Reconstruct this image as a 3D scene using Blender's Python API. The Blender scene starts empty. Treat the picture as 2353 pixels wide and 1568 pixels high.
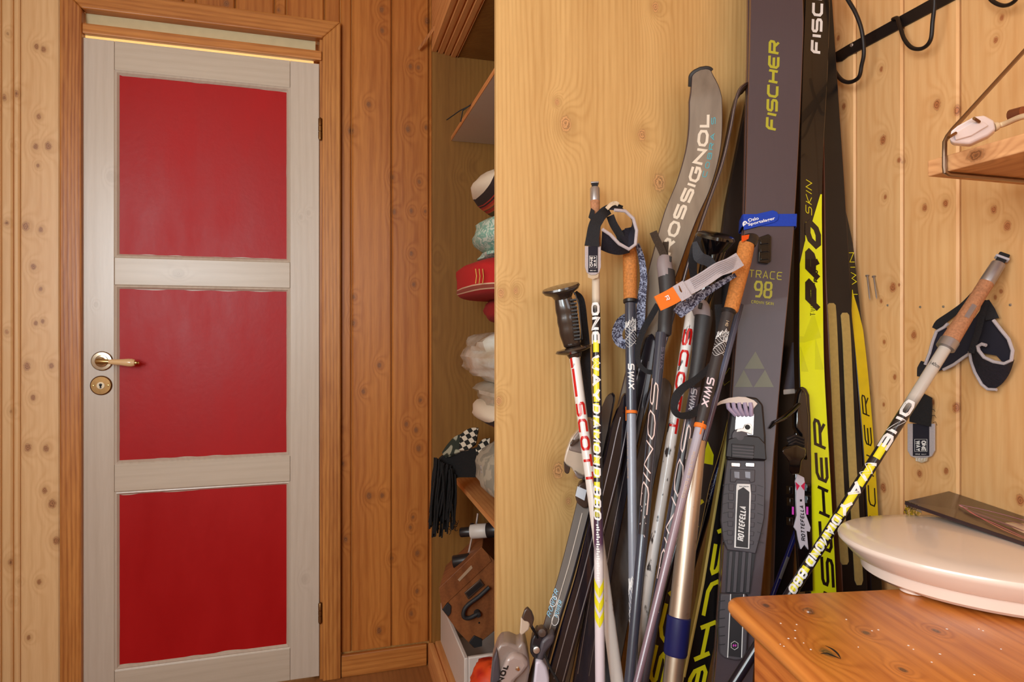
import bpy, bmesh, math, random
from mathutils import Vector, Matrix, noise
random.seed(7)
scene = bpy.context.scene
C = scene.collection

# ------------------------------------------------------------------ camera
F = 1463.0; CX = 1176.5; HY = 765.0; YAW = math.radians(16.2); CAMZ = 1.127
sa, ca = math.sin(YAW), math.cos(YAW)
cam_d = bpy.data.cameras.new('camera'); cam = bpy.data.objects.new('camera', cam_d); C.objects.link(cam)
cam.location = (0, 0, CAMZ); cam.rotation_euler = (math.pi/2, 0, -YAW)
cam_d.sensor_width = 36; cam_d.lens = 36*F/2353; cam_d.shift_y = -(784-HY)/2353; cam_d.clip_start = 0.02
scene.camera = cam
vs = scene.view_settings
scene.display_settings.display_device = 'sRGB'
vs.view_transform = 'Standard'; vs.look = 'None'; vs.gamma = 1; vs.use_curve_mapping = False
vs.exposure = -0.24

scene.cycles.max_bounces = 6; scene.cycles.diffuse_bounces = 4; scene.cycles.glossy_bounces = 3; scene.cycles.transmission_bounces = 4
scene.cycles.caustics_reflective = False; scene.cycles.caustics_refractive = False

# ------------------------------------------------------------------ world, window light and an added fill
w = bpy.data.worlds.new('world'); scene.world = w; w.use_nodes = True
w.node_tree.nodes['Background'].inputs[0].default_value = (0.75, 0.85, 1.0, 1)
w.node_tree.nodes['Background'].inputs[1].default_value = 1.2
def area(name, loc, target, sx, sy, power, col):
    d = bpy.data.lights.new(name, 'AREA'); d.shape = 'RECTANGLE'; d.size = sx; d.size_y = sy; d.energy = power; d.color = col
    o = bpy.data.objects.new(name, d); C.objects.link(o); o.location = loc
    o.rotation_euler = (Vector(target)-Vector(loc)).to_track_quat('-Z', 'Y').to_euler()
    return o
area('window_daylight', (-0.98, -0.89, 1.50), (-0.98, 3, 1.50), 0.40, 0.72, 36, (0.74, 0.90, 1.0))
area('right_fill_light', (0.42, -0.89, 1.62), (0.42, 3, 1.4), 0.6, 0.9, 5, (1.0, 0.99, 0.98))  # added fill from behind the camera, brightens the right foreground
area('side_window_daylight', (-1.16, -0.10, 1.56), (3, -0.10, 1.50), 0.9, 1.05, 32, (1.0, 0.985, 0.95))
area('far_room_light', (-0.35, 3.0, 2.2), (-0.35, 3.3, 1.2), 1.2, 0.5, 55, (1.0, 0.95, 0.80))

# ------------------------------------------------------------------ pixel -> place helpers
def ray(px, py):
    u = (px-CX)/F
    return Vector((sa+u*ca, ca-u*sa, (HY-py)/F))
CAM = Vector((0, 0, CAMZ))
def PY(px, py, Y): r = ray(px, py); return CAM + r*(Y/r.y)
def PX(px, py, X): r = ray(px, py); return CAM + r*(X/r.x)
def PZ(px, py, Z): r = ray(px, py); return CAM + r*((Z-CAMZ)/r.z)
def depth(p): return p.x*sa+p.y*ca
def mpp(p): return depth(p)/F            # metres per pixel at p

# ------------------------------------------------------------------ materials
MATS = {}
def nd(nt, t, **kw):
    n = nt.nodes.new(t)
    for k, v in kw.items(): setattr(n, k, v)
    return n
def math_(nt, op, a, b=None, c=None):
    n = nd(nt, 'ShaderNodeMath', operation=op)
    for i, v in enumerate((a, b, c)):
        if v is None: continue
        if isinstance(v, (int, float)): n.inputs[i].default_value = v
        else: nt.links.new(v, n.inputs[i])
    return n.outputs[0]
def vmath(nt, op, a, b=None):
    n = nd(nt, 'ShaderNodeVectorMath', operation=op)
    for i, v in enumerate((a, b)):
        if v is None: continue
        if isinstance(v, (tuple, list, Vector)): n.inputs[i].default_value = tuple(v)
        else: nt.links.new(v, n.inputs[i])
    return n.outputs['Value'] if op == 'LENGTH' else n.outputs['Vector']
def mixc(nt, fac, a, b, mode='MIX'):
    n = nd(nt, 'ShaderNodeMix', data_type='RGBA', blend_type=mode)
    if isinstance(fac, (int, float)): n.inputs[0].default_value = fac
    else: nt.links.new(fac, n.inputs[0])
    for i, v in ((6, a), (7, b)):
        if isinstance(v, (tuple, list)): n.inputs[i].default_value = (*v[:3], 1)
        else: nt.links.new(v, n.inputs[i])
    return n.outputs[2]
def noise_(nt, vec, scale, detail=2, rough=0.5):
    n = nd(nt, 'ShaderNodeTexNoise'); n.inputs['Scale'].default_value = scale; n.inputs['Detail'].default_value = detail
    n.inputs['Roughness'].default_value = rough
    nt.links.new(vec, n.inputs['Vector']); return n.outputs['Fac']
def mrange(nt, v, a, b, c=0.0, d=1.0, smooth=False):
    n = nd(nt, 'ShaderNodeMapRange'); n.clamp = True
    if smooth: n.interpolation_type = 'SMOOTHSTEP'
    nt.links.new(v, n.inputs[0])
    for i, x in enumerate((a, b, c, d)): n.inputs[i+1].default_value = x
    return n.outputs[0]
def lin(r, g, b):
    f = lambda c: (c/255/12.92 if c/255 <= .04045 else ((c/255+.055)/1.055)**2.4)
    return (f(r), f(g), f(b))
def base_mat(name):
    m = bpy.data.materials.new(name); m.use_nodes = True; nt = m.node_tree
    b = nt.nodes['Principled BSDF']; MATS[name] = m
    return m, nt, b
def mat(name, col, rough=0.5, metal=0.0, var=0.12, scale=40, bump=0.0, stretch=(1, 1, 1), coat=0.0, spec=0.5, sheen=0.0):
    if name in MATS: return MATS[name]
    m, nt, b = base_mat(name)
    g = nd(nt, 'ShaderNodeNewGeometry')
    v = vmath(nt, 'MULTIPLY', g.outputs['Position'], stretch)
    n = noise_(nt, v, scale, 3)
    c = mixc(nt, math_(nt, 'MULTIPLY', n, 1.0), tuple(x*(1-var) for x in col), tuple(min(1, x*(1+var)) for x in col))
    nt.links.new(c, b.inputs['Base Color'])
    b.inputs['Roughness'].default_value = rough; b.inputs['Metallic'].default_value = metal
    b.inputs['Coat Weight'].default_value = coat; b.inputs['Specular IOR Level'].default_value = spec
    b.inputs['Sheen Weight'].default_value = sheen
    if bump:
        bp = nd(nt, 'ShaderNodeBump'); bp.inputs['Strength'].default_value = bump; bp.inputs['Distance'].default_value = 0.002
        nt.links.new(n, bp.inputs['Height']); nt.links.new(bp.outputs[0], b.inputs['Normal'])
    return m
def wood(name, light, dark, knots=(), knotcol=(0.16, 0.06, 0.02), pitch=0.011, rough=0.42, grain=(1, 1, .07), across=(1, 1, 0), contrast=0.5, patch=None, white=0.0, spec=0.4, coat=0.0, wig=0.5, tone=0.12, rotz=0.0):
    m, nt, b = base_mat(name)
    g = nd(nt, 'ShaderNodeNewGeometry'); pos = g.outputs['Position']; pos0 = pos
    if rotz:
        vr = nd(nt, 'ShaderNodeVectorRotate', rotation_type='Z_AXIS'); vr.inputs['Angle'].default_value = rotz
        nt.links.new(pos, vr.inputs['Vector']); pos = vr.outputs[0]
        Rm = Matrix.Rotation(rotz, 3, 'Z'); knots = [(Rm @ Vector(k), r) for k, r in knots]
    md = None
    for (k, r) in knots:
        if r < 0: r = -r
        d = vmath(nt, 'SUBTRACT', pos, k)
        s = [1/r]*3
        ax = max(range(3), key=lambda i: -grain[i])
        s[ax] = 0.72/r
        d = vmath(nt, 'LENGTH', vmath(nt, 'MULTIPLY', d, s))
        md = d if md is None else math_(nt, 'SMOOTH_MIN', md, d, 0.3)
    stretched = vmath(nt, 'MULTIPLY', pos, grain)
    oi = nd(nt, 'ShaderNodeObjectInfo')
    off = math_(nt, 'MULTIPLY', oi.outputs['Random'], 7.0)
    cmb = nd(nt, 'ShaderNodeCombineXYZ'); nt.links.new(off, cmb.inputs[0]); nt.links.new(off, cmb.inputs[1]); nt.links.new(off, cmb.inputs[2])
    sv = vmath(nt, 'ADD', stretched, cmb.outputs[0])
    warp = noise_(nt, sv, 5.0, 2)
    dot = nd(nt, 'ShaderNodeVectorMath', operation='DOT_PRODUCT'); nt.links.new(pos, dot.inputs[0]); dot.inputs[1].default_value = across
    u = math_(nt, 'ADD', math_(nt, 'MULTIPLY', dot.outputs['Value'], 0.55), math_(nt, 'MULTIPLY', warp, 0.16*wig))
    if md is not None:
        infl = math_(nt, 'EXPONENT', math_(nt, 'MULTIPLY', math_(nt, 'MULTIPLY', md, md), -0.16))
        u = math_(nt, 'ADD', u, math_(nt, 'MULTIPLY', infl, 0.034))
    rings = math_(nt, 'SINE', math_(nt, 'MULTIPLY', u, 2*math.pi/pitch))
    rings = math_(nt, 'MULTIPLY_ADD', rings, 0.5, 0.5)
    rings = math_(nt, 'POWER', rings, 2.0)
    fine = noise_(nt, vmath(nt, 'MULTIPLY', sv, (1, 1, 1)), 160, 2)
    big = noise_(nt, sv, 9, 2)
    fac = math_(nt, 'ADD', math_(nt, 'MULTIPLY', rings, 0.42*contrast), math_(nt, 'MULTIPLY', mrange(nt, fine, .35, .65), 0.35*contrast))
    fac = math_(nt, 'ADD', fac, math_(nt, 'MULTIPLY', mrange(nt, big, .4, .65), 0.5*contrast))
    c = mixc(nt, fac, light, dark)
    c = mixc(nt, 1.0, c, mixc(nt, oi.outputs['Random'], (1-tone, 1-tone*1.2, 1-tone*1.5), (1+tone*.4,)*3), 'MULTIPLY')
    if md is not None:
        halo = mrange(nt, md, 0.9, 2.4, 0.35, 0.0, True)
        c = mixc(nt, halo, c, tuple(d*.8 for d in dark))
        wob = math_(nt, 'ADD', md, math_(nt, 'MULTIPLY', noise_(nt, pos, 150, 2), 0.6))
        core = mrange(nt, wob, 0.75, 1.35, 1.0, 0.0, True)
        kr = mixc(nt, mrange(nt, math_(nt, 'FRACT', math_(nt, 'MULTIPLY', wob, 3.0)), .2, .9), knotcol, tuple(x*2.1 for x in knotcol))
        c = mixc(nt, core, c, kr)
    if white: c = mixc(nt, white, c, patch)
    nt.links.new(c, b.inputs['Base Color'])
    b.inputs['Specular IOR Level'].default_value = spec; b.inputs['Coat Weight'].default_value = coat; b.inputs['Coat Roughness'].default_value = .24
    nt.links.new(mrange(nt, big, 0, 1, rough-.06, rough+.1), b.inputs['Roughness'])
    bp = nd(nt, 'ShaderNodeBump'); bp.inputs['Strength'].default_value = 0.15; bp.inputs['Distance'].default_value = 0.0015
    nt.links.new(fac, bp.inputs['Height']); nt.links.new(bp.outputs[0], b.inputs['Normal'])
    return m

def wood_for(fam, axis, a0, a1):
    key = [(k, r) for k, r in fam['knots'] if a0-.012 < (k.x if axis == 'X' else k.y) < a1+.012]
    if not key:
        if 'plain' not in fam: fam['plain'] = wood(fam['args'][0], *fam['args'][1:], knots=(), **fam['kw'])
        return fam['plain']
    return wood(fam['args'][0], *fam['args'][1:], knots=key, **fam['kw'])
def family(name, light, dark, knots, **kw): return {'args': (name, light, dark), 'knots': [(Vector(k), r) for k, r in knots], 'kw': kw}

# ------------------------------------------------------------------ mesh building
OFF = {}
def V(*a): return Vector(a)
class MB:
    def __init__(s): s.v = []; s.f = []; s.m = []; s.mi = 0
    def quad(s, *pts):
        i = len(s.v); s.v += [Vector(p) for p in pts]; s.f.append(tuple(range(i, i+len(pts)))); s.m.append(s.mi)
    def box(s, a, b):
        x0, x1 = sorted((a[0], b[0])); y0, y1 = sorted((a[1], b[1])); z0, z1 = sorted((a[2], b[2]))
        return s.obox(V((x0+x1)/2, (y0+y1)/2, (z0+z1)/2), V(1, 0, 0), V(0, 1, 0), V(0, 0, 1), (x1-x0)/2, (y1-y0)/2, (z1-z0)/2)
    def obox(s, c, ex, ey, ez, hx, hy, hz, bev=0.0):
        ex, ey, ez = Vector(ex).normalized(), Vector(ey).normalized(), Vector(ez).normalized()
        i = len(s.v)
        for a in (-1, 1):
            for b in (-1, 1):
                for d in (-1, 1): s.v.append(c+ex*hx*a+ey*hy*b+ez*hz*d)
        for f in ((0, 1, 3, 2), (4, 6, 7, 5), (0, 4, 5, 1), (2, 3, 7, 6), (0, 2, 6, 4), (1, 5, 7, 3)):
            s.f.append(tuple(i+k for k in f)); s.m.append(s.mi)
        return s
    def rings(s, rings, closed=True, cap=True, loop=False):
        """rings: list of equal-length point lists; joined in order"""
        i = len(s.v); n = len(rings[0])
        for r in rings: s.v += [Vector(p) for p in r]
        m = len(rings)
        for k in range(m if loop else m-1):
            k2 = (k+1) % m
            for j in range(n if closed else n-1):
                j2 = (j+1) % n
                s.f.append((i+k*n+j, i+k*n+j2, i+k2*n+j2, i+k2*n+j)); s.m.append(s.mi)
        if cap and closed and not loop:
            s.f.append(tuple(i+j for j in reversed(range(n)))); s.m.append(s.mi)
            s.f.append(tuple(i+(m-1)*n+j for j in range(n))); s.m.append(s.mi)
        return s
    def tube(s, pts, r, n=10, loop=False, flat=1.0, up=None):
        pts = [Vector(p) for p in pts]; R = r if isinstance(r, (list, tuple)) else [r]*len(pts)
        out = []; prev = up
        for k, p in enumerate(pts):
            if loop: t = pts[(k+1) % len(pts)]-pts[k-1]
            else: t = pts[min(k+1, len(pts)-1)]-pts[max(k-1, 0)]
            if t.length < 1e-9: t = V(0, 0, 1)
            t.normalize()
            if prev is None: prev = V(0, 0, 1) if abs(t.z) < .9 else V(1, 0, 0)
            a = (prev-t*prev.dot(t)).normalized(); b = t.cross(a); prev = a
            out.append([p+(a*math.cos(q)*flat+b*math.sin(q))*R[k] for q in [2*math.pi*j/n for j in range(n)]])
        return s.rings(out, loop=loop)
    def lathe(s, c, ax, prof, n=24, e1=None, sx=1.0, sy=1.0):
        ax = Vector(ax).normalized()
        if e1 is None: e1 = V(0, 0, 1) if abs(ax.z) < .9 else V(1, 0, 0)
        e1 = (e1-ax*e1.dot(ax)).normalized(); e2 = ax.cross(e1)
        return s.rings([[c+ax*h+(e1*math.cos(q)*sx+e2*math.sin(q)*sy)*max(r, 1e-5) for q in [2*math.pi*j/n for j in range(n)]] for (h, r) in prof])
    def ribbon(s, pts, wd, wid, th=0.0012):
        """pts path, wd width directions (one or list), wid width(s); a thin solid strip"""
        pts = [Vector(p) for p in pts]; n = len(pts)
        W = wd if isinstance(wd, list) else [wd]*n; D = wid if isinstance(wid, (list, tuple)) else [wid]*n
        out = []
        for k, p in enumerate(pts):
            t = (pts[min(k+1, n-1)]-pts[max(k-1, 0)]).normalized()
            wv = Vector(W[k]); wv = (wv-t*wv.dot(t)).normalized(); nn = t.cross(wv)
            h = D[k]/2
            out.append([p-wv*h-nn*th/2, p+wv*h-nn*th/2, p+wv*h+nn*th/2, p-wv*h+nn*th/2])
        return s.rings(out)
    def prism(s, poly, ext):
        """poly: 3D points of a planar outline; ext: extrusion vector"""
        ext = Vector(ext); i = len(s.v); n = len(poly)
        s.v += [Vector(p) for p in poly]+[Vector(p)+ext for p in poly]
        s.f.append(tuple(range(i, i+n))); s.m.append(s.mi)
        s.f.append(tuple(i+n+k for k in reversed(range(n)))); s.m.append(s.mi)
        for k in range(n): s.f.append((i+k, i+(k+1) % n, i+n+(k+1) % n, i+n+k)); s.m.append(s.mi)
        return s
    def build(s, name, mats, parent=None, smooth=True, bevel=0.0, sub=0, seg=2):
        me = bpy.data.meshes.new(name)
        off = OFF.get(parent.name, V(0, 0, 0)) if parent else V(0, 0, 0)
        me.from_pydata([tuple(p-off) for p in s.v], [], s.f)
        if not isinstance(mats, (list, tuple)): mats = [mats]
        for m in mats: me.materials.append(m)
        for p, k in zip(me.polygons, s.m): p.material_index = k
        bm = bmesh.new(); bm.from_mesh(me)
        bmesh.ops.recalc_face_normals(bm, faces=bm.faces); bm.to_mesh(me); bm.free()
        if smooth:
            me.polygons.foreach_set('use_smooth', [True]*len(me.polygons)); me.set_sharp_from_angle(angle=math.radians(38))
        o = bpy.data.objects.new(name, me); C.objects.link(o)
        if parent: o.parent = parent; OFF[o.name] = off
        if bevel:
            md = o.modifiers.new('bevel', 'BEVEL'); md.width = bevel; md.segments = seg; md.limit_method = 'ANGLE'; md.harden_normals = False
        if sub:
            md = o.modifiers.new('sub', 'SUBSURF'); md.levels = sub; md.render_levels = sub
        return o
def thing(name, label, cat, loc=(0, 0, 0), group=None):
    o = bpy.data.objects.new(name, None); C.objects.link(o); o.location = loc; OFF[o.name] = Vector(loc)
    o.empty_display_size = .05
    return tag(o, label, cat, group)
def tag(o, label, cat, group=None):
    o['label'] = label; o['category'] = cat
    if group: o['group'] = group
    return o
def struct(o): o['kind'] = 'structure'; return o
def lab(o, t): o['label'] = t; return o
def spline(pts, n=8):
    """Catmull-Rom through 3D points"""
    P = [Vector(p) for p in pts]; P = [P[0]*2-P[1]]+P+[P[-1]*2-P[-2]]; out = []
    for k in range(1, len(P)-2):
        for j in range(n):
            t = j/n; a, b, c, d = P[k-1:k+3]
            out.append(0.5*((2*b)+(c-a)*t+(2*a-5*b+4*c-d)*t*t+(3*b-a-3*c+d)*t**3))
    out.append(P[-2]); return out

# ------------------------------------------------------------------ lettering
G = {
'F': (1, [[(0, 0), (0, .75), (.15, 1), (1, 1)], [(0, .5), (.85, .5)]]),
'I': (.0, [[(0, 0), (0, 1)]]),
'S': (1, [[(1, 1), (.15, 1), (0, .88), (0, .62), (.15, .5), (.85, .5), (1, .38), (1, .12), (.85, 0), (0, 0)]]),
'C': (1, [[(1, 1), (.2, 1), (0, .8), (0, .2), (.2, 0), (1, 0)]]),
'H': (1, [[(0, 0), (0, 1)], [(1, 0), (1, 1)], [(0, .5), (1, .5)]]),
'E': (1, [[(1, 1), (.2, 1), (0, .8), (0, .2), (.2, 0), (1, 0)], [(0, .5), (.9, .5)]]),
'R': (1, [[(0, 0), (0, 1), (.85, 1), (1, .88), (1, .6), (.85, .48), (0, .48)], [(.55, .48), (1, 0)]]),
'O': (1, [[(.25, 0), (.75, 0), (1, .22), (1, .78), (.75, 1), (.25, 1), (0, .78), (0, .22), (.25, 0)]]),
'N': (1, [[(0, 0), (0, 1), (1, 0), (1, 1)]]),
'W': (1.3, [[(0, 1), (.3, 0), (.65, .9), (1, 0), (1.3, 1)]]),
'A': (1, [[(0, 0), (.5, 1), (1, 0)], [(.2, .32), (.8, .32)]]),
'Y': (1, [[(0, 1), (.5, .48), (1, 1)], [(.5, .48), (.5, 0)]]),
'D': (1, [[(0, 0), (0, 1), (.75, 1), (1, .75), (1, .25), (.75, 0), (0, 0)]]),
'M': (1.2, [[(0, 0), (0, 1), (.6, .25), (1.2, 1), (1.2, 0)]]),
'B': (1, [[(0, 0), (0, 1), (.8, 1), (.95, .87), (.95, .63), (.8, .52), (0, .52)], [(.8, .52), (1, .4), (1, .13), (.85, 0), (0, 0)]]),
'8': (1, [[(.2, .52), (.05, .65), (.05, .88), (.2, 1), (.8, 1), (.95, .88), (.95, .65), (.8, .52), (.2, .52), (0, .4), (0, .12), (.2, 0), (.8, 0), (1, .12), (1, .4), (.8, .52)]]),
'0': (1, [[(.25, 0), (.75, 0), (1, .22), (1, .78), (.75, 1), (.25, 1), (0, .78), (0, .22), (.25, 0)]]),
'T': (1, [[(0, 1), (1, 1)], [(.5, 1), (.5, 0)]]),
'X': (1, [[(0, 0), (1, 1)], [(0, 1), (1, 0)]]),
'L': (.8, [[(0, 1), (0, 0), (.8, 0)]]),
'G': (1, [[(1, 1), (.2, 1), (0, .8), (0, .2), (.2, 0), (.8, 0), (1, .2), (1, .5), (.55, .5)]]),
'K': (1, [[(0, 0), (0, 1)], [(1, 1), (0, .45), (1, 0)]]),
'P': (1, [[(0, 0), (0, 1), (.85, 1), (1, .88), (1, .58), (.85, .45), (0, .45)]]),
'9': (1, [[(.15, 0), (.75, 0), (1, .25), (1, .8), (.8, 1), (.2, 1), (0, .8), (0, .62), (.2, .45), (.8, .45), (1, .6)]]),
'U': (1, [[(0, 1), (0, .2), (.2, 0), (.8, 0), (1, .2), (1, 1)]]),
'Z': (1, [[(0, 1), (1, 1), (0, 0), (1, 0)]]),
'V': (1, [[(0, 1), (.5, 0), (1, 1)]]),
'4': (1, [[(.75, 0), (.75, 1), (0, .3), (1, .3)]]), '1': (.4, [[(0, .75), (.35, 1), (.35, 0)]]),
' ': (.4, []),
}
def strokes(text, W, w=0.75, sp=0.3, slant=0.0, sw=0.2):
    """text as polylines in a box: cap height 1; returns scaled lists fitted to total length W (None = natural)"""
    x = 0; out = []
    for ch in text:
        gw, lines = G[ch]
        for l in lines: out.append([(x+p[0]*w, p[1]) for p in l])
        x += gw*w+sp+sw
    tot = x-sp-sw
    return [[((p[0]+(p[1]-.5)*slant), p[1]) for p in l] for l in out], tot
def text_mb(mb, text, fn, length, height, sw=0.2, w=0.75, sp=0.3, slant=0.0, nsub=None):
    """fn(u,v)->point; u 0..length along the reading direction, v -h/2..h/2; strokes centred, fits the length"""
    ls, tot = strokes(text, None, w, sp, slant, sw)
    hgt = height*(1-sw); kx = (length-height*sw)/max(tot, 1e-6); hw = height*sw/2
    for l in ls:
        P = [(hw+p[0]*kx, (p[1]-.5)*hgt) for p in l]
        closed = P[0] == P[-1]; m = len(P)
        L = []; R = []
        for k in range(m):
            def dirn(a, b):
                dx, dy = b[0]-a[0], b[1]-a[1]; q = math.hypot(dx, dy) or 1; return dx/q, dy/q
            d1 = dirn(P[k-1], P[k]) if k > 0 else (dirn(P[-2], P[-1]) if closed else dirn(P[0], P[1]))
            d2 = dirn(P[k], P[k+1]) if k < m-1 else (dirn(P[0], P[1]) if closed else dirn(P[-2], P[-1]))
            nx, ny = -(d1[1]+d2[1]), d1[0]+d2[0]; q = math.hypot(nx, ny) or 1; nx /= q; ny /= q
            cs = max(.45, nx*-d1[1]+ny*d1[0]); e = hw/cs
            ex = ey = 0
            if not closed and k in (0, m-1):
                sgn = -1 if k == 0 else 1
                if text.isupper() or True: ex, ey = d1[0]*hw*.0*sgn, d1[1]*hw*.0*sgn
            L.append((P[k][0]+nx*e+ex, P[k][1]+ny*e+ey)); R.append((P[k][0]-nx*e+ex, P[k][1]-ny*e+ey))
        for k in range(m-1):
            ln = max(math.hypot(P[k+1][0]-P[k][0], P[k+1][1]-P[k][1]), 1e-9)
            ns = nsub or 1; ns = max(1, min(8, int(ln/(nsub)) + 1)) if nsub else 1
            for j in range(ns):
                a, b = j/ns, (j+1)/ns
                li = lambda A, B, t: (A[0]+(B[0]-A[0])*t, A[1]+(B[1]-A[1])*t)
                q = [li(L[k], L[k+1], a), li(L[k], L[k+1], b), li(R[k], R[k+1], b), li(R[k], R[k+1], a)]
                mb.quad(*[fn(*p) for p in q])
def bfont(mb, text, fn, length, height, bold=0.0, outline=0.0):
    """built-in font, fitted into length x height, mapped by fn(u, v)"""
    cu = bpy.data.curves.new('t', 'FONT'); cu.body = text; cu.size = 1; cu.offset = bold; cu.resolution_u = 3
    o = bpy.data.objects.new('t', cu); C.objects.link(o)
    dg = bpy.context.evaluated_depsgraph_get(); me = o.evaluated_get(dg).to_mesh()
    vs_ = [v.co.copy() for v in me.vertices]; fs = [tuple(p.vertices) for p in me.polygons]
    o.evaluated_get(dg).to_mesh_clear(); bpy.data.objects.remove(o); bpy.data.curves.remove(cu)
    if not vs_: return
    x0 = min(v.x for v in vs_); x1 = max(v.x for v in vs_); y0 = min(v.y for v in vs_); y1 = max(v.y for v in vs_)
    i = len(mb.v)
    for v in vs_: mb.v.append(Vector(fn((v.x-x0)/(x1-x0)*length, ((v.y-y0)/(y1-y0)-.5)*height)))
    for f in fs: mb.f.append(tuple(i+k for k in f)); mb.m.append(mb.mi)

def poly_on(mb, pts, fn):
    mb.quad(*[fn(*p) for p in pts])
# ------------------------------------------------------------------ room
YW = 2.165; XR = 1.19; XL = -1.2; YF = -0.95; ZC = 2.42; YP = 1.287
pk = lambda L, Y: [(PY(x, y, Y), r) for (x, y, r) in L]
kb = [(16, 76, 6), (84, 107, 7), (100, 113, 8), (8, 223, 9), (36, 214, 9), (89, 268, 7), (30, 333, 5), (82, 337, 8), (111, 336, 10), (87, 381, 5), (59, 520, 11),
      (94, 528, 7), (14, 512, 8), (77, 613, 8), (93, 665, 6), (98, 739, 6), (82, 743, 6), (14, 763, 7), (62, 842, 10), (118, 841, 8), (76, 914, 7), (26, 946, 7),
      (64, 1029, 10), (106, 1031, 9), (103, 1128, 8), (120, 1158, 12), (129, 1243, 10), (24, 1294, 10), (42, 1338, 5), (90, 1338, 7), (28, 1384, 6), (66, 1466, 6)]
kb2 = [(776, 988, 9), (787, 1067, 8), (848, 1140, 10), (878, 1139, 8), (794, 1241, 9), (900, 1284, 7), (871, 1450, 10), (934, 975, 7), (956, 989, 8),
       (962, 1031, 9), (949, 1189, 6), (943, 1213, 6), (959, 1272, 9), (958, 1359, 7), (945, 1411, 8), (877, 22, 9), (878, 70, 8), (847, 240, 8), (806, 300, 11),
       (901, 407, 8), (905, 487, 8), (812, 683, 7), (811, 743, 8), (872, 840, 8), (835, 900, 7), (982, 48, 11), (943, 153, 7), (961, 155, 7), (937, 297, 9), (979, 293, 7), (963, 418, 7),
       (945, 485, 7), (977, 486, 5), (945, 583, 7), (951, 654, 7), (966, 920, 7), (520, 8, 10), (640, 22, 8)]
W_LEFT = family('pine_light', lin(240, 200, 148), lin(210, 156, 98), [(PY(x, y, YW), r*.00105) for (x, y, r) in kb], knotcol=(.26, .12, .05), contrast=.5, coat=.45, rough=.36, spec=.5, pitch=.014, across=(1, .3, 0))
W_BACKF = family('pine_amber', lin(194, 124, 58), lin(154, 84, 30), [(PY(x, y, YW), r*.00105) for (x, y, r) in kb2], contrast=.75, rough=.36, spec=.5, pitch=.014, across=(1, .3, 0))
W_BACK = wood('pine_board', lin(222, 160, 92), lin(190, 120, 60), contrast=.6, across=(1, .3, 0))
W_RIGHT = W_BACK
W_CASE = wood('pine_casing', lin(208, 142, 74), lin(150, 84, 34), (), contrast=.9, rough=.36, pitch=.006, across=(1, .6, 0), wig=.35, spec=.5)
kr = [(2153, 241, 12), (2029, 322, 12), (2075, 371, 9), (2066, 368, 7), (2034, 453, 6), (2125, 477, 9), (2173, 467, 9), (1939, 245, 9), (1926, 88, 8), (2025, 159, 7), (2288, 92, 7), (2302, 41, 6),
      (2284, 482, 9), (2315, 520, 10), (2200, 253, 12), (2052, 660, 12), (2025, 692, 5), (2032, 786, 6), (1983, 854, 6), (2056, 867, 7), (2031, 930, 5), (2197, 937, 12), (2174, 1083, 8),
      (2113, 1089, 9), (2030, 1121, 12), (2143, 925, 7), (2100, 770, 10), (2066, 655, 4), (2300, 670, 5), (2287, 683, 5), (2345, 1150, 11), (1997, 905, 6)]
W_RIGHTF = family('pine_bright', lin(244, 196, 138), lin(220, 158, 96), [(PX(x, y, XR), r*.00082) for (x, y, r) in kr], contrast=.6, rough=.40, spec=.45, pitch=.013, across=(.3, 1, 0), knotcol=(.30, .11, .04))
kp = [(1300, 285, 17), (1475, 310, 13), (1515, 420, 20), (1280, 235, 7), (1151, 674, 10), (1146, 922, 9), (1283, 1082, 17), (1306, 1152, 8), (1506, 16, 11), (1322, 1095, 6), (1185, 668, 7), (1360, 1000, 8)]
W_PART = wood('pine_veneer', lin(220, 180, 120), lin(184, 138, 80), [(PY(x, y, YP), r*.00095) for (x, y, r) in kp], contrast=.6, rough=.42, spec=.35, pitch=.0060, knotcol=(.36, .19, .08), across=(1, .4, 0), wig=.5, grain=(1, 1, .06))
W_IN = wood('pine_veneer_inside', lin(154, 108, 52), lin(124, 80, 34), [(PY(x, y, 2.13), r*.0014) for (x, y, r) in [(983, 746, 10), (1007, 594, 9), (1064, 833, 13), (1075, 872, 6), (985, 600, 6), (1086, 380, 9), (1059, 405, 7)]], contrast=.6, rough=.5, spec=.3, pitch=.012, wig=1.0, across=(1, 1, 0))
W_SHELF = wood('pine_shelf', lin(222, 160, 100), lin(190, 116, 60), (), contrast=.8, rough=.5, grain=(1, .08, 1), across=(1, 0, 1.0), pitch=.010)
W_FLOOR = wood('floor_board', lin(160, 108, 62), lin(120, 74, 38), (), grain=(1, .08, 1), across=(1, 0, 0), rough=.4)

def plank(name, parent, mt, axis, a0, a1, z0, z1, wall, proud, side):
    """board on a wall: axis 'X' (runs across X on Y=wall) or 'Y'; side = sign of the direction into the room"""
    mt = wood_for(mt, axis, a0, a1)
    mb = MB(); g = .0016; ch = .004
    prof = [(a0+g, 0), (a0+g, proud-ch), (a0+g+ch, proud), (a1-g-ch, proud), (a1-g, proud-ch), (a1-g, 0)]
    f = (lambda a, d, z: V(a, wall+side*d, z)) if axis == 'X' else (lambda a, d, z: V(wall+side*d, a, z))
    mb.rings([[f(a, d, z) for a, d in prof] for z in (z0, z1)])
    return mb.build(name, mt, parent, smooth=False)

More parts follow.
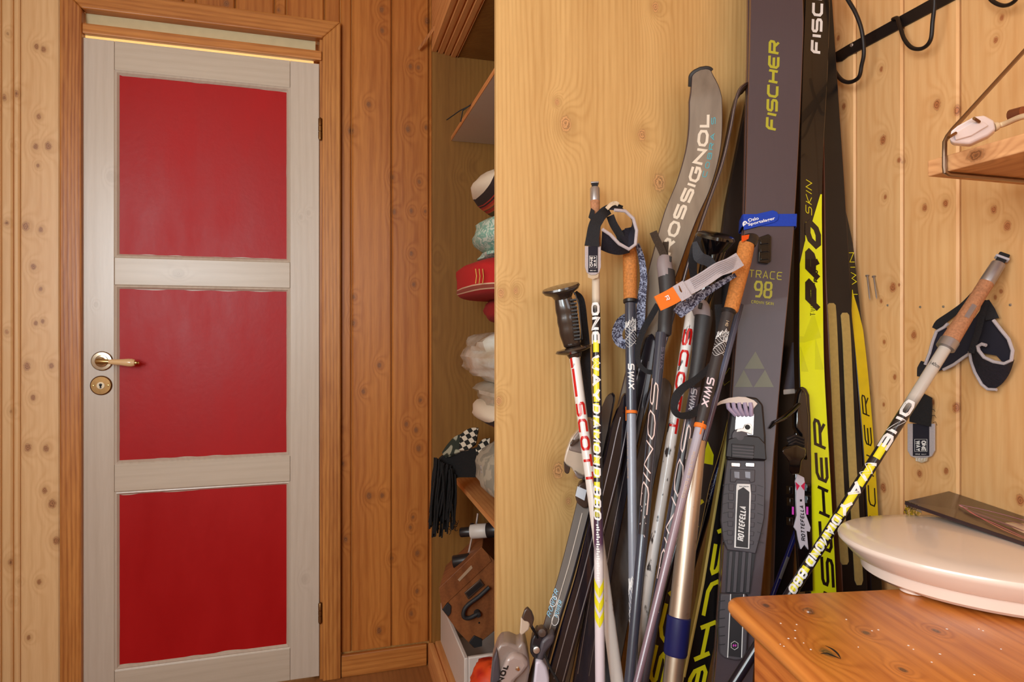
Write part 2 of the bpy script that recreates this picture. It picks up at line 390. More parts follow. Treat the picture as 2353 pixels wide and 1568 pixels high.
# door geometry
dxl = PY(190, 300, YW).x; dxr = PY(735, 300, YW).x; dtop = CAMZ+.873
cxl0, cxl1 = PY(137, 700, YW-.02).x, PY(187, 700, YW-.02).x
cxr0, cxr1 = PY(741, 700, YW-.02).x, PY(783, 700, YW-.02).x
hz0 = CAMZ+.953; hz1 = CAMZ+1.012
mb = MB()
mb.box((XL-.1, YW+.012, 0), (dxl-.06, YW+.11, ZC)); mb.box((dxr+.03, YW+.012, 0), (XR+.1, YW+.11, ZC)); mb.box((dxl-.06, YW+.012, hz0+.01), (dxr+.03, YW+.11, ZC))
wall_back = struct(mb.build('wall_back', W_BACK, smooth=False)); OFF['wall_back'] = V(0, 0, 0)
# boards: narrow strip + wide board rhythm
def boards_x(x0, x1, z0, z1, mt):
    es = [PY(p, 700, YW).x for p in (45, 137)] ; wide = es[1]-es[0]
seams_l = [PY(p, 700, YW).x for p in (-330, -240, -212, -122, -94, -30, 0, 28, 45, 139)]
for k in range(len(seams_l)-1):
    a, b = seams_l[k], seams_l[k+1]
    plank('plank', wall_back, W_LEFT, 'X', a, b, 0, ZC, YW+.012, .012 if b-a > .06 else .008, -1)
seams_r = [PY(p, 700, YW).x for p in (782, 808, 900, 986)]
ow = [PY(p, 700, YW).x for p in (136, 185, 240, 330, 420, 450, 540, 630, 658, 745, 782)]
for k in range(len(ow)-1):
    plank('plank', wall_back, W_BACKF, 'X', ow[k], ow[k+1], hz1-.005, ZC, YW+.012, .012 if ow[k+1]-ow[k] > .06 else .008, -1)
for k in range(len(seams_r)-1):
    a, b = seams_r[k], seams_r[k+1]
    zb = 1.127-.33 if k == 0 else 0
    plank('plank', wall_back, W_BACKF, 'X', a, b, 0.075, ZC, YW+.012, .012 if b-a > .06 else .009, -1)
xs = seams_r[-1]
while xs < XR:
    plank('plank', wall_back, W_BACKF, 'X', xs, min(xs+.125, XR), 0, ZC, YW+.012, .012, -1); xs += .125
# right wall
mb = MB(); mb.box((XR+.012, YF-.1, 0), (XR+.1, YW+.1, ZC)); wall_right = struct(mb.build('wall_right', W_RIGHT, smooth=False)); OFF['wall_right'] = V(0, 0, 0)
y = 1.213+.127*6
while y > YF:
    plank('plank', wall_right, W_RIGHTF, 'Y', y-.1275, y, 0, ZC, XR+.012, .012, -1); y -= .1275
# left wall with side window, wall behind the camera with window and an invented fill opening
def wall_with_window(name, axis, wall, lo, hi, w0, w1, z0, z1, side, mt):
    mb = MB()
    def bx(a, b, c, d):
        if axis == 'X': mb.box((a, wall, c), (b, wall-side*.09, d))
        else: mb.box((wall, a, c), (wall-side*.09, b, d))
    bx(lo, w0, 0, ZC); bx(w1, hi, 0, ZC); bx(w0, w1, 0, z0); bx(w0, w1, z1, ZC)
    o = struct(mb.build(name, mt, smooth=False)); OFF[o.name] = V(0, 0, 0); return o
M_WALLW = mat('painted_wall', lin(206, 180, 144), .7, var=.03)
wl = wall_with_window('wall_left', 'Y', XL, YF-.1, YW+.1, -.56, .36, 1.02, 2.10, 1, M_WALLW)
wf = wall_with_window('wall_front', 'X', YF, XL-.1, -.3, -1.19, -.77, 1.12, 1.88, 1, M_WALLW)
wf2 = wall_with_window('wall_front_right', 'X', YF, -.3, XR+.1, .11, .73, 1.15, 2.09, 1, M_WALLW)  # opening invented to go with the added fill light
M_WHITE = mat('white_paint', lin(228, 224, 216), .4, var=.03)
def window_frame(name, axis, wall, w0, w1, z0, z1, side):
    e = struct(bpy.data.objects.new(name, None)); C.objects.link(e); OFF[name] = V(0, 0, 0)
    def bx(nm, a, b, c, d):
        mb = MB()
        if axis == 'X': mb.box((a, wall-.01*side, c), (b, wall-side*.06, d))
        else: mb.box((wall-.01*side, a, c), (wall-side*.06, b, d))
        mb.build(nm, M_WHITE, e, smooth=False)
    t = .03
    bx('frame', w0, w0+t, z0, z1); bx('frame', w1-t, w1, z0, z1); bx('frame', w0+t, w1-t, z0, z0+t); bx('frame', w0+t, w1-t, z1-t, z1)
window_frame('window_1', 'Y', XL, -.56, .36, 1.02, 2.10, 1); window_frame('window_2', 'X', YF, -1.19, -.77, 1.12, 1.88, 1); window_frame('fill_window', 'X', YF, .11, .73, 1.15, 2.09, 1)  # the third, right-hand window is invented, framing the added fill light
mb = MB(); mb.box((XL-.1, YF-.1, -.05), (XR+.1, YW+1.5, 0)); struct(mb.build('floor', W_FLOOR, smooth=False))
mb = MB(); mb.box((XL-.1, YF-.1, ZC), (XR+.1, YW+1.5, ZC+.05)); struct(mb.build('ceiling', M_WALLW, smooth=False))
# bright room behind the door
M_CREAM = mat('cream_wall', lin(245, 232, 200), .8, var=.03)
mb = MB(); mb.box((XL-.1, YW+1.4, 0), (XR+.1, YW+1.5, ZC)); mb.box((XL-.1, YW+.11, 0), (XL-.02, YW+1.4, ZC)); mb.box((XR+.02, YW+.11, 0), (XR+.1, YW+1.4, ZC))
struct(mb.build('wall_far_room', M_CREAM, smooth=False))
# casings
def casing(name, poly, mt=W_CASE, d0=-.004, d1=.022):
    mb = MB(); mb.prism([V(x, YW-d1, z) for x, z in poly], V(0, d1+d0+.02, 0)); return struct(mb.build(name, mt, smooth=False, bevel=.004))
casing('trim_1', [(cxl0, 0), (cxl1, 0), (cxl1, hz0), (cxl0, hz1)])
casing('trim_2', [(cxr0, 0), (cxr1, 0), (cxr1, hz1), (cxr0, hz0)])
W_HEAD = wood('pine_head', lin(208, 140, 72), lin(158, 90, 36), (), contrast=.8, rough=.36, grain=(.07, 1, 1), across=(0, 0, 1), pitch=.008, spec=.5)
casing('trim_3', [(cxl0, hz1), (cxl1, hz0), (cxr0, hz0), (cxr1, hz1)], W_HEAD)
mb = MB(); mb.box((dxl-.006, YW-.012, CAMZ+.884), (dxr+.006, YW+.008, CAMZ+.914)); struct(mb.build('trim_4', W_HEAD, smooth=False, bevel=.003))
# jambs behind casings, short of the light gap on the latch side
mb = MB(); mb.box((dxr-.0005, YW-.004, 0), (dxr+.035, YW+.1, hz0)); mb.box((dxl-.058, YW+.004, 0), (dxl-.048, YW+.1, hz0)); mb.box((dxr-.02, YW+.036, 0), (dxr+.03, YW+.1, hz0)); struct(mb.build('trim_6', W_CASE, smooth=False))
# pale insulation strip in the gap above the door
M_FELT = mat('felt', lin(205, 190, 150), .95, var=.1, bump=.3)
mb = MB(); pr = []
for k in range(13):
    t = k/12; x = dxl+.002+(dxr-dxl-.016)*t; zt = CAMZ+.976-(.008 if t > .9 else 0); zb = CAMZ+.9165+(.010*math.exp(-((t-.2)/.11)**2) + .006*math.exp(-((t-.5)/.04)**2))
    pr.append([V(x, YW+.02, zb), V(x, YW+.012, (zb+zt)/2), V(x, YW+.02, zt), V(x, YW+.023, zt), V(x, YW+.023, zb)])
mb.rings(pr); tag(mb.build('insulation_strip', M_FELT), 'pale beige strip stuffed in the gap above the red and white door', 'insulation')
# baseboard right of the door
mb = MB(); mb.box((cxr1+.002, YW-.016, 0), (seams_r[-1]-.01, YW-.001, .072)); struct(mb.build('baseboard_back', W_HEAD, smooth=False, bevel=.003))

# ------------------------------------------------------------------ door
door = struct(bpy.data.objects.new('door_1', None)); C.objects.link(door); door.location = (dxr, YW, 0); OFF['door_1'] = V(dxr, YW, 0)
W_WHITE = wood('limewashed_pine', lin(206, 193, 178), lin(186, 170, 152), [(PY(x, y, YW), r*.0012) for x, y, r in [(256, 407, 6), (411, 630, 8), (708, 490, 4), (700, 1330, 6), (390, 1540, 9), (690, 500, 4), (222, 700, 4)]], knotcol=lin(170, 156, 142), contrast=.5, rough=.34, pitch=.012, spec=.55, tone=.03, coat=.6)
W_WHITEH = wood('limewashed_pine_rail', lin(208, 195, 178), lin(188, 172, 152), [(PY(411, 630, YW), .008)], knotcol=lin(170, 156, 142), contrast=.5, rough=.34, grain=(.07, 1, 1), across=(0, 0, 1), spec=.55, tone=.03)
def red_mat():
    m, nt, b = base_mat('red_paint'); g = nd(nt, 'ShaderNodeNewGeometry')
    n = noise_(nt, vmath(nt, 'MULTIPLY', g.outputs['Position'], (1, 1, .35)), 9, 5, .6)
    nt.links.new(mixc(nt, n, lin(158, 2, 8), lin(186, 12, 14)), b.inputs['Base Color'])
    n2 = noise_(nt, g.outputs['Position'], 60, 3); nt.links.new(mrange(nt, n, .3, .7, .38, .52), b.inputs['Roughness'])
    b.inputs['Specular IOR Level'].default_value = .28
    bp = nd(nt, 'ShaderNodeBump'); bp.inputs['Strength'].default_value = .25; bp.inputs['Distance'].default_value = .001
    nt.links.new(n2, bp.inputs['Height']); nt.links.new(bp.outputs[0], b.inputs['Normal']); return m
RED = red_mat()
dy0 = YW-.006; dy1 = YW+.034
xl2 = PY(264, 700, YW).x; xr2 = PY(667, 700, YW).x           # stile inner edges
def rz(y, px=470): return PY(px, y, dy0).z
def drp(name, a, b, mt, bev=.0015): mb = MB(); mb.box(a, b); return mb.build(name, mt, door, smooth=False, bevel=bev)
drp('stile', (dxl, dy0, .012), (xl2, dy1, dtop), W_WHITE); drp('stile', (xr2, dy0, .012), (dxr-.002, dy1, dtop), W_WHITE)
zs = [(CAMZ+.7613-.008+.0, dtop)]
rails = [(CAMZ+PY(280, 168, dy0).z-CAMZ, dtop), (rz(662-8, 280)+0, rz(588+4, 280)), (0, 0), (0.012, 0)]
zA1 = PY(280, 171, dy0).z                       # top of panel 1
zA0 = PY(280, 583, dy0).z; zB1 = PY(280, 664, dy0).z; zB0 = PY(280, 1059, dy0).z; zC1 = PY(280, 1139, dy0).z; zC0 = PY(280, 1532, dy0).z
mo = .012
for a, b in ((zA1+mo, dtop), (zB1+mo, zA0-mo), (zC1+mo, zB0-mo), (.012, zC0-mo)):
    drp('rail', (xl2+.0006, dy0, a), (xr2-.0006, dy1, b), W_WHITEH)
for a, b in ((zA0, zA1), (zB0, zB1), (zC0, zC1)):
    # moulding frame, sloping down to the sunk panel
    mb = MB(); X0, X1 = xl2, xr2; Z0, Z1 = a-mo, b+mo
    q = [[V(X0+i, dy0+d, Z0+i), V(X1-i, dy0+d, Z0+i), V(X1-i, dy0+d, Z1-i), V(X0+i, dy0+d, Z1-i)] for i, d in ((0, .001), (.003, .003), (.006, .002), (.0115, .009), (.012, .016), (.0, .018))]
    mb.rings(q, cap=False); mb.build('panel_moulding', W_WHITE, door, smooth=False)
    mb = MB(); i = mo-.0006; e = []
    def edge(p, q2, n, nx, nz, amp):
        for k in range(n):
            t = k/n; r = max(0, noise.noise(V(t*7+p[0]*9, p[1]*5, n)))*amp*1.0
            e.append((p[0]+(q2[0]-p[0])*t+nx*r, p[1]+(q2[1]-p[1])*t+nz*r))
    edge((X0+i, Z0+i), (X1-i, Z0+i), 60, 0, 1, .006); edge((X1-i, Z0+i), (X1-i, Z1-i), 50, -1, 0, .002)
    edge((X1-i, Z1-i), (X0+i, Z1-i), 60, 0, -1, .006); edge((X0+i, Z1-i), (X0+i, Z0+i), 50, 1, 0, .002)
    mb.prism([V(x, dy0+.0095, z) for x, z in e], V(0, .004, 0)); pn = mb.build('panel', RED, door, smooth=False); lab(pn, 'red painted panel')
    mb = MB(); mb.box((X0+.002, dy0+.0105, Z0+.002), (X1-.002, dy0+.018, Z1-.002)); mb.build('panel_board', W_WHITEH, door, smooth=False)
BRASS = mat('brass', lin(196, 166, 110), .28, 1.0, var=.15, scale=80); BRASSD = mat('old_brass', lin(140, 104, 64), .4, 1.0, var=.25, scale=90)
NICK = mat('nickel', lin(200, 185, 160), .22, 1.0, var=.1)
TAN = mat('tan_handle', lin(228, 190, 140), .25, var=.05, coat=.5)
DARK = mat('dark_hole', lin(25, 20, 18), .6)
hc = PY(235, 830, dy0); kc = PY(233, 886, dy0)
mb = MB(); mb.lathe(hc, V(0, -1, 0), [(0, .0), (0, .029), (.003, .029), (.006, .026), (.0065, .018), (.009, .017), (.010, .012), (.024, .0095), (.028, .009), (.028, 0)], 32); ro = mb.build('handle_rose', NICK, door)
mb = MB(); sp = hc+V(0, -.034, 0); mb.tube([hc+V(0, -.02, 0), sp+V(0, .002, 0), sp+V(.01, 0, .0), sp+V(.028, .0, -.001)], [.0095, .0095, .0075, .0062], 14); mb.build('door_handle', BRASS, door)
mb = MB(); mb.lathe(sp+V(.027, 0, -.001), V(1, 0, -.06), [(0, .0), (0, .0068), (.01, .0078), (.03, .0092), (.05, .0118), (.06, .012), (.068, .0095), (.071, .0)], 20); mb.build('handle_grip', TAN, door)
mb = MB(); mb.lathe(sp+V(.098, 0, -.0052), V(1, 0, -.06), [(-.002, 0), (-.002, .006), (.002, .006), (.003, .0035), (.006, .005), (.009, .004), (.0105, 0)], 14); mb.build('handle_tip', BRASS, door)
mb = MB(); mb.lathe(kc, V(0, -1, 0), [(0, 0), (0, .029), (.003, .029), (.0055, .026), (.0058, .0), ], 32); es = mb.build('escutcheon', BRASSD, door)
mb = MB(); mb.lathe(kc, V(0, -1, 0), [(.0058, 0), (.0058, .0105), (.0075, .0105), (.0075, .008), (.0075, 0)], 20); mb.build('keyhole_ring', NICK, es)
mb = MB(); mb.lathe(kc+V(0, 0, .002), V(0, -1, 0), [(.0075, 0), (.0075, .004), (.0085, .004), (.0085, 0)], 14); mb.box(kc+V(-.002, -.0085, -.008), kc+V(.002, -.0075, .001)); mb.build('keyhole', DARK, es)
for s in (-1, 1):
    mb = MB(); mb.lathe(kc+V(s*.0195, 0, 0), V(0, -1, 0), [(.0056, 0), (.0056, .003), (.007, .0025), (.0072, 0)], 10); mb.build('screw', BRASS, es)
for y0, y1 in ((270, 322), (1385, 1435)):
    a = PY(734, y0, dy0-.004); b = PY(731, y1, dy0-.004); zt, zb = a.z, b.z; x = dxr+.001; yy = dy0-.004
    h = zt-zb
    mb = MB(); mb.lathe(V(x, yy, zb), V(0, 0, 1), [(0, 0), (0, .003), (h*.06, .0055), (h*.1, .0055), (h*.1, .006), (h*.36, .006), (h*.37, .0045), (h*.39, .0045), (h*.4, .006), (h*.62, .006), (h*.63, .0045), (h*.65, .006), (h*.94, .006), (h*.97, .0045), (h, .002), (h, 0)], 14)
    mb.build('hinge', BRASSD, door)
mb = MB(); a = PY(187, 857, dy0); mb.box(a+V(-.008, -.006, -.012), a+V(.004, .01, .012)); mb.build('latch', BRASSD, door, bevel=.001)

# ------------------------------------------------------------------ wardrobe
XC = .340
war = thing('wardrobe', 'tall pine wardrobe with open front, its side panel carrying the leaning skis and poles', 'wardrobe', (XC, YP, 0))
mb = MB(); mb.box((XC, YP, 0), (XR-.003, YP+.018, 2.36)); mb.build('side_panel', W_PART, war, smooth=False, bevel=.0015)
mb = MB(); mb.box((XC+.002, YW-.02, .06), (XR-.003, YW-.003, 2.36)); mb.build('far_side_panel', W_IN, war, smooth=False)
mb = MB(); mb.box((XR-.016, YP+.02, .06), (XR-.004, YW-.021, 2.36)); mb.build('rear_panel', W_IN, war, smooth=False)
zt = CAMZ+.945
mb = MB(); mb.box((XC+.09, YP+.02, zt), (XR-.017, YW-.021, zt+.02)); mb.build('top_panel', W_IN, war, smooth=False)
def grooved(name, x0, x1, z0, z1, faces, horiz):
    """rail running along Y with stepped front; horiz: grooves on the z1 (top) or z0 (underside) face"""
    mb = MB(); n = 4; w_ = (x1-x0)/n; pr = []
    zf, zb_ = (z1, z0) if horiz > 0 else (z0, z1); d = .006*horiz
    P = [(x0, zb_), (x0, zf-3*d)]
    for k in range(n):
        a = x0+k*w_; P += [(a+.001, zf-d*(n-1-k)*.6), (a+w_-.006, zf-d*(n-1-k)*.6), (a+w_-.005, zf-d*(n-1-k)*.6-d), (a+w_-.001, zf-d*(n-1-k)*.6-d)]
    P += [(x1, zf), (x1, zb_)]
    mb.rings([[V(px_, y_, pz_) for px_, pz_ in P] for y_ in (YP+.02, YW-.0205)]); return mb.build(name, W_SHELF, war, smooth=False)
grooved('cornice', XC, XC+.088, zt-.004, 2.36, 0, -1)
grooved('plinth', XC-.012, XC+.085, 0, .088, 0, 1)
mb = MB(); mb.box((XC+.087, YP+.02, .06), (XR-.017, YW-.021, .078)); mb.build('bottom_panel', W_SHELF, war, smooth=False)
# shelves
M_LAM = mat('white_laminate', lin(214, 202, 188), .5, var=.03)
zsh = CAMZ+.655; XS = .408
mb = MB(); mb.box((XS, YP+.02, zsh), (XR-.017, YW-.022, zsh+.014)); s1 = mb.build('shelf', M_LAM, war, smooth=False); lab(s1, 'white laminated upper shelf')
mb = MB(); mb.box((XS-.002, YP+.02, zsh), (XS-.0002, YW-.022, zsh+.0145)); mb.build('shelf_edge', W_SHELF, s1, smooth=False)
zlow = CAMZ-.497
mb = MB(); mb.box((XS+.012, YP+.02, zlow-.016), (XR-.017, YW-.022, zlow)); mb.build('shelf', W_SHELF, war, smooth=False, bevel=.002)
# leaning stick by the wardrobe top
mb = MB(); mb.tube([PY(962, 113, YW-.016), PY(1020, 34, YW-.10)], .006, 4); tag(mb.build('wooden_stick', W_CASE), 'thin dark stick propped slantwise beside the wardrobe top', 'stick')
# black cord ends lying on the upper shelf
CORD = mat('black_cord', lin(22, 20, 20), .7)
a = PX(1090, 222, XS+.01); mb = MB()
mb.tube([V(XS+.06, a.y+.02, zsh+.018), V(XS, a.y, zsh+.0172), V(XS-.03, a.y+.02, zsh+.004), V(XS-.06, a.y+.07, zsh-.01)], .0018, 6)
mb.tube([V(XS+.06, a.y+.0, zsh+.018), V(XS, a.y-.01, zsh+.0172), V(XS-.025, a.y, zsh-.002), V(XS-.028, a.y+.015, zsh-.03)], .0018, 6)
tag(mb.build('shelf_cord', CORD), 'black cord ends hanging over the white upper shelf edge', 'cord')
# ------------------------------------------------------------------ materials for gear
BLK = mat('black_plastic', lin(30, 28, 30), .35, var=.2); BLKM = mat('black_rubber', lin(38, 36, 37), .6, var=.15, scale=200, bump=.1)
BLKG = mat('gloss_black', lin(10, 9, 12), .12, var=.1, coat=.6)
WEB = mat('black_webbing', lin(24, 22, 26), .85, var=.45, scale=420, bump=.6)
CORK = mat('cork', lin(192, 122, 58), .75, var=.6, scale=260, bump=.5)
CORKD = mat('worn_cork', lin(176, 122, 86), .8, var=.5, scale=260, bump=.6)
ALU = mat('brushed_aluminium', lin(206, 200, 194), .3, .85, var=.1, scale=60); ALUD = mat('grey_aluminium', lin(168, 162, 162), .38, .75, var=.12)
CHROME = mat('chrome', lin(225, 225, 230), .12, 1.0, var=.05)
PWHITE = mat('pole_white', lin(236, 230, 224), .25, var=.04, coat=.5); PRED = mat('pole_red', lin(206, 28, 24), .3, var=.1, coat=.3)
YEL = mat('print_yellow', lin(230, 220, 30), .3, var=.05, coat=.3); WPR = mat('print_white', lin(238, 236, 236), .4, var=.02)
LIME = mat('ski_lime', lin(228, 236, 24), .22, var=.03, coat=.6); LIME2 = mat('ski_lime_dark', lin(212, 220, 28), .22, var=.03, coat=.6)
OLIVE = mat('print_olive', lin(170, 164, 40), .4, var=.03); GREYP = mat('print_grey_green', lin(108, 108, 92), .4, var=.04)
SLATE = mat('pole_slate', lin(58, 62, 76), .28, var=.05, coat=.4); SLATEL = mat('pole_grey', lin(140, 144, 158), .3, var=.04, coat=.3)
MAUVE = mat('pole_mauve', lin(150, 128, 136), .3, var=.06, coat=.3); DKPOLE = mat('pole_charcoal', lin(52, 48, 50), .4, var=.1)
NAVY = mat('pole_navy', lin(24, 28, 92), .25, var=.1, coat=.4); ORANGE = mat('orange_fabric', lin(236, 120, 34), .6, var=.06, scale=300)
GREYW = mat('grey_webbing', lin(186, 180, 188), .8, var=.1, scale=400, bump=.5); TRIMG = mat('grey_binding_tape', lin(186, 176, 180), .8, var=.15, scale=300, bump=.4)
def mottled(name, c1, c2, scale, rough=.7, lo=.47, hi=.53, stretch=(1, 1, 1), detail=2, coat=0, metal=0, dist=0.0):
    m, nt, b = base_mat(name); g = nd(nt, 'ShaderNodeNewGeometry')
    v = vmath(nt, 'MULTIPLY', g.outputs['Position'], stretch)
    n = nd(nt, 'ShaderNodeTexNoise'); n.inputs['Scale'].default_value = scale; n.inputs['Detail'].default_value = detail; n.inputs['Distortion'].default_value = dist
    nt.links.new(v, n.inputs['Vector'])
    nt.links.new(mixc(nt, mrange(nt, n.outputs['Fac'], lo, hi), c1, c2), b.inputs['Base Color'])
    b.inputs['Roughness'].default_value = rough; b.inputs['Coat Weight'].default_value = coat; b.inputs['Metallic'].default_value = metal; return m
PATT = mottled('patterned_strap', lin(44, 42, 66), lin(150, 158, 184), 130, .8, .45, .58, dist=2.0)
WORNW = mottled('worn_white_paint', lin(232, 228, 226), lin(60, 52, 52), 60, .35, .60, .64, (1, 1, .35), 4, .3)
EDGE = mat('steel_edge', lin(150, 145, 150), .3, 1.0, var=.2)

def view_n(p): return (CAM-p).normalized()
class Strip:
    """a ski-like board swept along a centre line from top to bottom; face turned by theta towards the left"""
    def __init__(s, pts, widths, theta, th=.012, foot=.004, tip=None, tail=True, px=True):
        P = [PY(*p) for p in pts]
        sp_ = spline(P, 10); n = len(sp_)
        wl_ = []
        for k in range(n):
            f = k/10; i = min(int(f), len(widths)-2); t = f-i; wl_.append(widths[i]*(1-t)+widths[i+1]*t)
        th0 = math.radians(theta); s.N0 = V(-math.sin(th0), -math.cos(th0), 0); W0 = V(math.cos(th0), -math.sin(th0), 0)
        foresh = abs(W0.dot(V(ca, -sa, 0)))
        wl_ = [w_*mpp(sp_[k])/foresh for k, w_ in enumerate(wl_)]
        d = (sp_[-1]-sp_[-8]).normalized()
        if sp_[-1].z > foot:
            L = (foot-sp_[-1].z)/d.z; m = 12
            for k in range(1, m+1): sp_.append(sp_[n-1]+d*L*k/m); wl_.append(wl_[n-1]*(1 if k < m else .8))
        s.P = sp_; s.HW = [w_/2 for w_ in wl_]; s.th = th; s.S = [0.0]
        for k in range(1, len(sp_)): s.S.append(s.S[-1]+(sp_[k]-sp_[k-1]).length)
        s.T = []; s.W = []; s.N = []
        for k in range(len(sp_)):
            t = (sp_[min(k+1, len(sp_)-1)]-sp_[max(k-1, 0)]).normalized(); w_ = (W0-t*W0.dot(t)).normalized()
            s.T.append(t); s.W.append(w_); s.N.append(w_.cross(-t) if (w_.cross(-t)).dot(s.N0) > 0 else -(w_.cross(-t)))
        if tip:      # rounded tip: extra rings
            tl = tip; p0, t0 = s.P[0], s.T[0]; hw0 = s.HW[0]
            m = 7; newP = []; newH = []
            for k in range(m):
                q = (1-k/m); newP.append(p0-t0*tl*q - s.N[0]*0); newH.append(hw0*math.sqrt(max(0.0004, 1-q*q)))
            s.P = newP+s.P; s.HW = newH+s.HW; s.T = [s.T[0]]*m+s.T; s.W = [s.W[0]]*m+s.W; s.N = [s.N[0]]*m+s.N
            s.S = [0.0]
            for k in range(1, len(s.P)): s.S.append(s.S[-1]+(s.P[k]-s.P[k-1]).length)
    def at(s, q):
        q = max(0, min(q, s.S[-1]-1e-6)); lo = 0
        while s.S[lo+1] < q: lo += 1
        t = (q-s.S[lo])/(s.S[lo+1]-s.S[lo]); L = lambda A: A[lo]*(1-t)+A[lo+1]*t
        return L(s.P), L(s.T), L(s.W), L(s.N), L(s.HW)
    def s_at(s, py):
        """arc position whose picture height is py"""
        for k in range(len(s.P)-1):
            a = HY-F*(s.P[k].z-CAMZ)/depth(s.P[k]); b = HY-F*(s.P[k+1].z-CAMZ)/depth(s.P[k+1])
            if a <= py <= b: return s.S[k]+(s.S[k+1]-s.S[k])*(py-a)/(b-a)
        return 0 if py < HY-F*(s.P[0].z-CAMZ)/depth(s.P[0]) else s.S[-1]
    def surf(s, q, v, n=0.0004):
        p, t, w_, nn, hw = s.at(q); return p+w_*v+nn*(s.th/2+n)
    def px(s, x, y, n=0.0004):
        """point of the board's face plane seen at pixel x,y, n above the surface"""
        q = s.s_at(y)
        for _ in range(3):
            p, t, w_, nn, hw = s.at(q); o = p+nn*(s.th/2+n); r = ray(x, y)
            h = CAM+r*((o-CAM).dot(nn)/r.dot(nn)); q = q+(h-o).dot(t)
        return h
    def body(s, mb, side_mi=1, base_mi=2):
        i0 = len(mb.v); m = len(s.P)
        for k in range(m):
            p, w_, nn, h = s.P[k], s.W[k], s.N[k], s.HW[k]; t = s.th/2; c = min(.0015, h*.3)
            mb.v += [p-w_*h-nn*t, p-w_*h+nn*(t-c), p-w_*(h-c)+nn*t, p+w_*(h-c)+nn*t, p+w_*h+nn*(t-c), p+w_*h-nn*t]
        mi = [side_mi, side_mi, 0, side_mi, side_mi, base_mi]
        for k in range(m-1):
            for j in range(6):
                a, b = i0+k*6+j, i0+k*6+(j+1) % 6
                mb.f.append((a, b, b+6, a+6)); mb.m.append(mi[j])
        mb.f.append(tuple(i0+j for j in range(6))); mb.m.append(side_mi)
        mb.f.append(tuple(i0+(m-1)*6+j for j in range(6))); mb.m.append(side_mi)
    def offset(s, dn, bend=None):
        """a mate board lying behind: same line shifted along -N, tip bent the other way"""
        o = object.__new__(Strip); o.th = s.th; o.S = list(s.S); o.T = list(s.T); o.W = list(s.W); o.N = list(s.N); o.HW = list(s.HW); o.N0 = s.N0
        o.P = [p-n*(dn+(bend(q) if bend else 0)) for p, n, q in zip(s.P, s.N, s.S)]; return o
    def prism(s, pts, n0, n1):
        """outline in picture pixels laid on the face, from height n0 to n1"""
        top = [s.px(x, y, n1) for x, y in pts]; nn = s.at(s.s_at(sum(p[1] for p in pts)/len(pts)))[3]
        mb = MB(); mb.prism(top, -nn*(n1-n0)); return mb
    def up(s, py0, cx=0.0, n=.0006):
        q0 = s.s_at(py0); return lambda u, v: s.surf(q0-u, cx-v, n)
    def down(s, py0, cx=0.0, n=.0006):
        q0 = s.s_at(py0); return lambda u, v: s.surf(q0+u, cx+v, n)
    def across(s, py, x0, n=.0006):
        q0 = s.s_at(py); return lambda u, v: s.surf(q0-v, x0+u, n)
def ski(name, label, st, mats, group=None, cat='ski', bev=0):
    base = s0 = st.P[-1].copy(); base.z = 0
    root = thing(name, label, cat, base, group)
    mb = MB(); st.body(mb); mb.build('ski_body', mats, root, smooth=True); return root
def textpart(name, m, parent, text, fn, L, H, stroke=True, **kw):
    mb = MB(); (text_mb if stroke else bfont)(mb, text, fn, L, H, **kw); return mb.build(name, m, parent, smooth=False)
def blob(name, pts, Y, t, m, parent, bev=.003, dirn=None):
    """a moulded piece: outline seen at depth Y, thickness t along the viewing depth"""
    P = [PY(x, y, Y) for x, y in pts]; c = sum(P, V(0, 0, 0))/len(P); d = dirn or -view_n(c); d = V(d.x, d.y, 0).normalized()
    mb = MB(); mb.prism(P, d*t); return mb.build(name, m, parent, bevel=bev, seg=3)

# ---- touring ski pair with crown base (grey-brown), strapped together
def topsheet(name, c, rough=.3, var=.06):
    return mat(name, c, rough, var=var, scale=220, stretch=(1, 1, .03), coat=.25)
TS = topsheet('ski_aubergine', lin(72, 58, 64), .4); SW = topsheet('ski_sidewall_brown', lin(104, 74, 64)); BASE = mat('ski_base_black', lin(20, 19, 22), .3, var=.15)
g98 = 'touring skis strapped together with the blue band'
st98 = Strip([(1781, -60, 1.185), (1783, 60, 1.176), (1777, 250, 1.170), (1768, 480, 1.152), (1757, 640, 1.135), (1735, 900, 1.108), (1714, 1200, 1.073), (1688, 1520, 1.035)],
             [108, 114, 112, 106, 104, 100, 92, 82, 80], 27, th=.014, tip=.06)
trace = ski('touring_ski', 'wide aubergine ski with lime maker name, a big 98 and three grey triangles', st98, [TS, SW, BASE], g98)
textpart('maker_name', OLIVE, trace, 'FISCHER', st98.up(302, -.004), (st98.s_at(302)-st98.s_at(97)), .0235, sw=.23, w=.66, sp=.0, slant=.12)
hw = st98.at(st98.s_at(640))[4]
textpart('model_lettering', OLIVE, trace, 'TRACE', st98.across(634, -.033), .066, .017, True, sw=.10, w=.8, sp=.32)
textpart('model_number', OLIVE, trace, '98', st98.across(668, -.021), .037, .036, True, sw=.13, w=.72, sp=.22)
textpart('model_lettering', OLIVE, trace, 'CROWN SKIN', st98.across(698, -.0235), .044, .0065, True, sw=.16, w=.8)
for tri in ([(1736, 808), (1710, 848), (1757, 848)], [(1709, 850), (1688, 890), (1730, 890)], [(1758, 850), (1732, 890), (1778, 890)]):
    mb = MB(); mb.quad(*[st98.px(x, y, .0005) for x, y in tri]); mb.build('triangle_print', GREYP, trace, smooth=False)
st98b = st98.offset(.031, lambda q: max(0, .35-q)**2*.08)
traceb = ski('touring_ski', 'mate of the wide aubergine ski, behind it with only its brown sidewall showing', st98b, [TS, SW, BASE], g98)
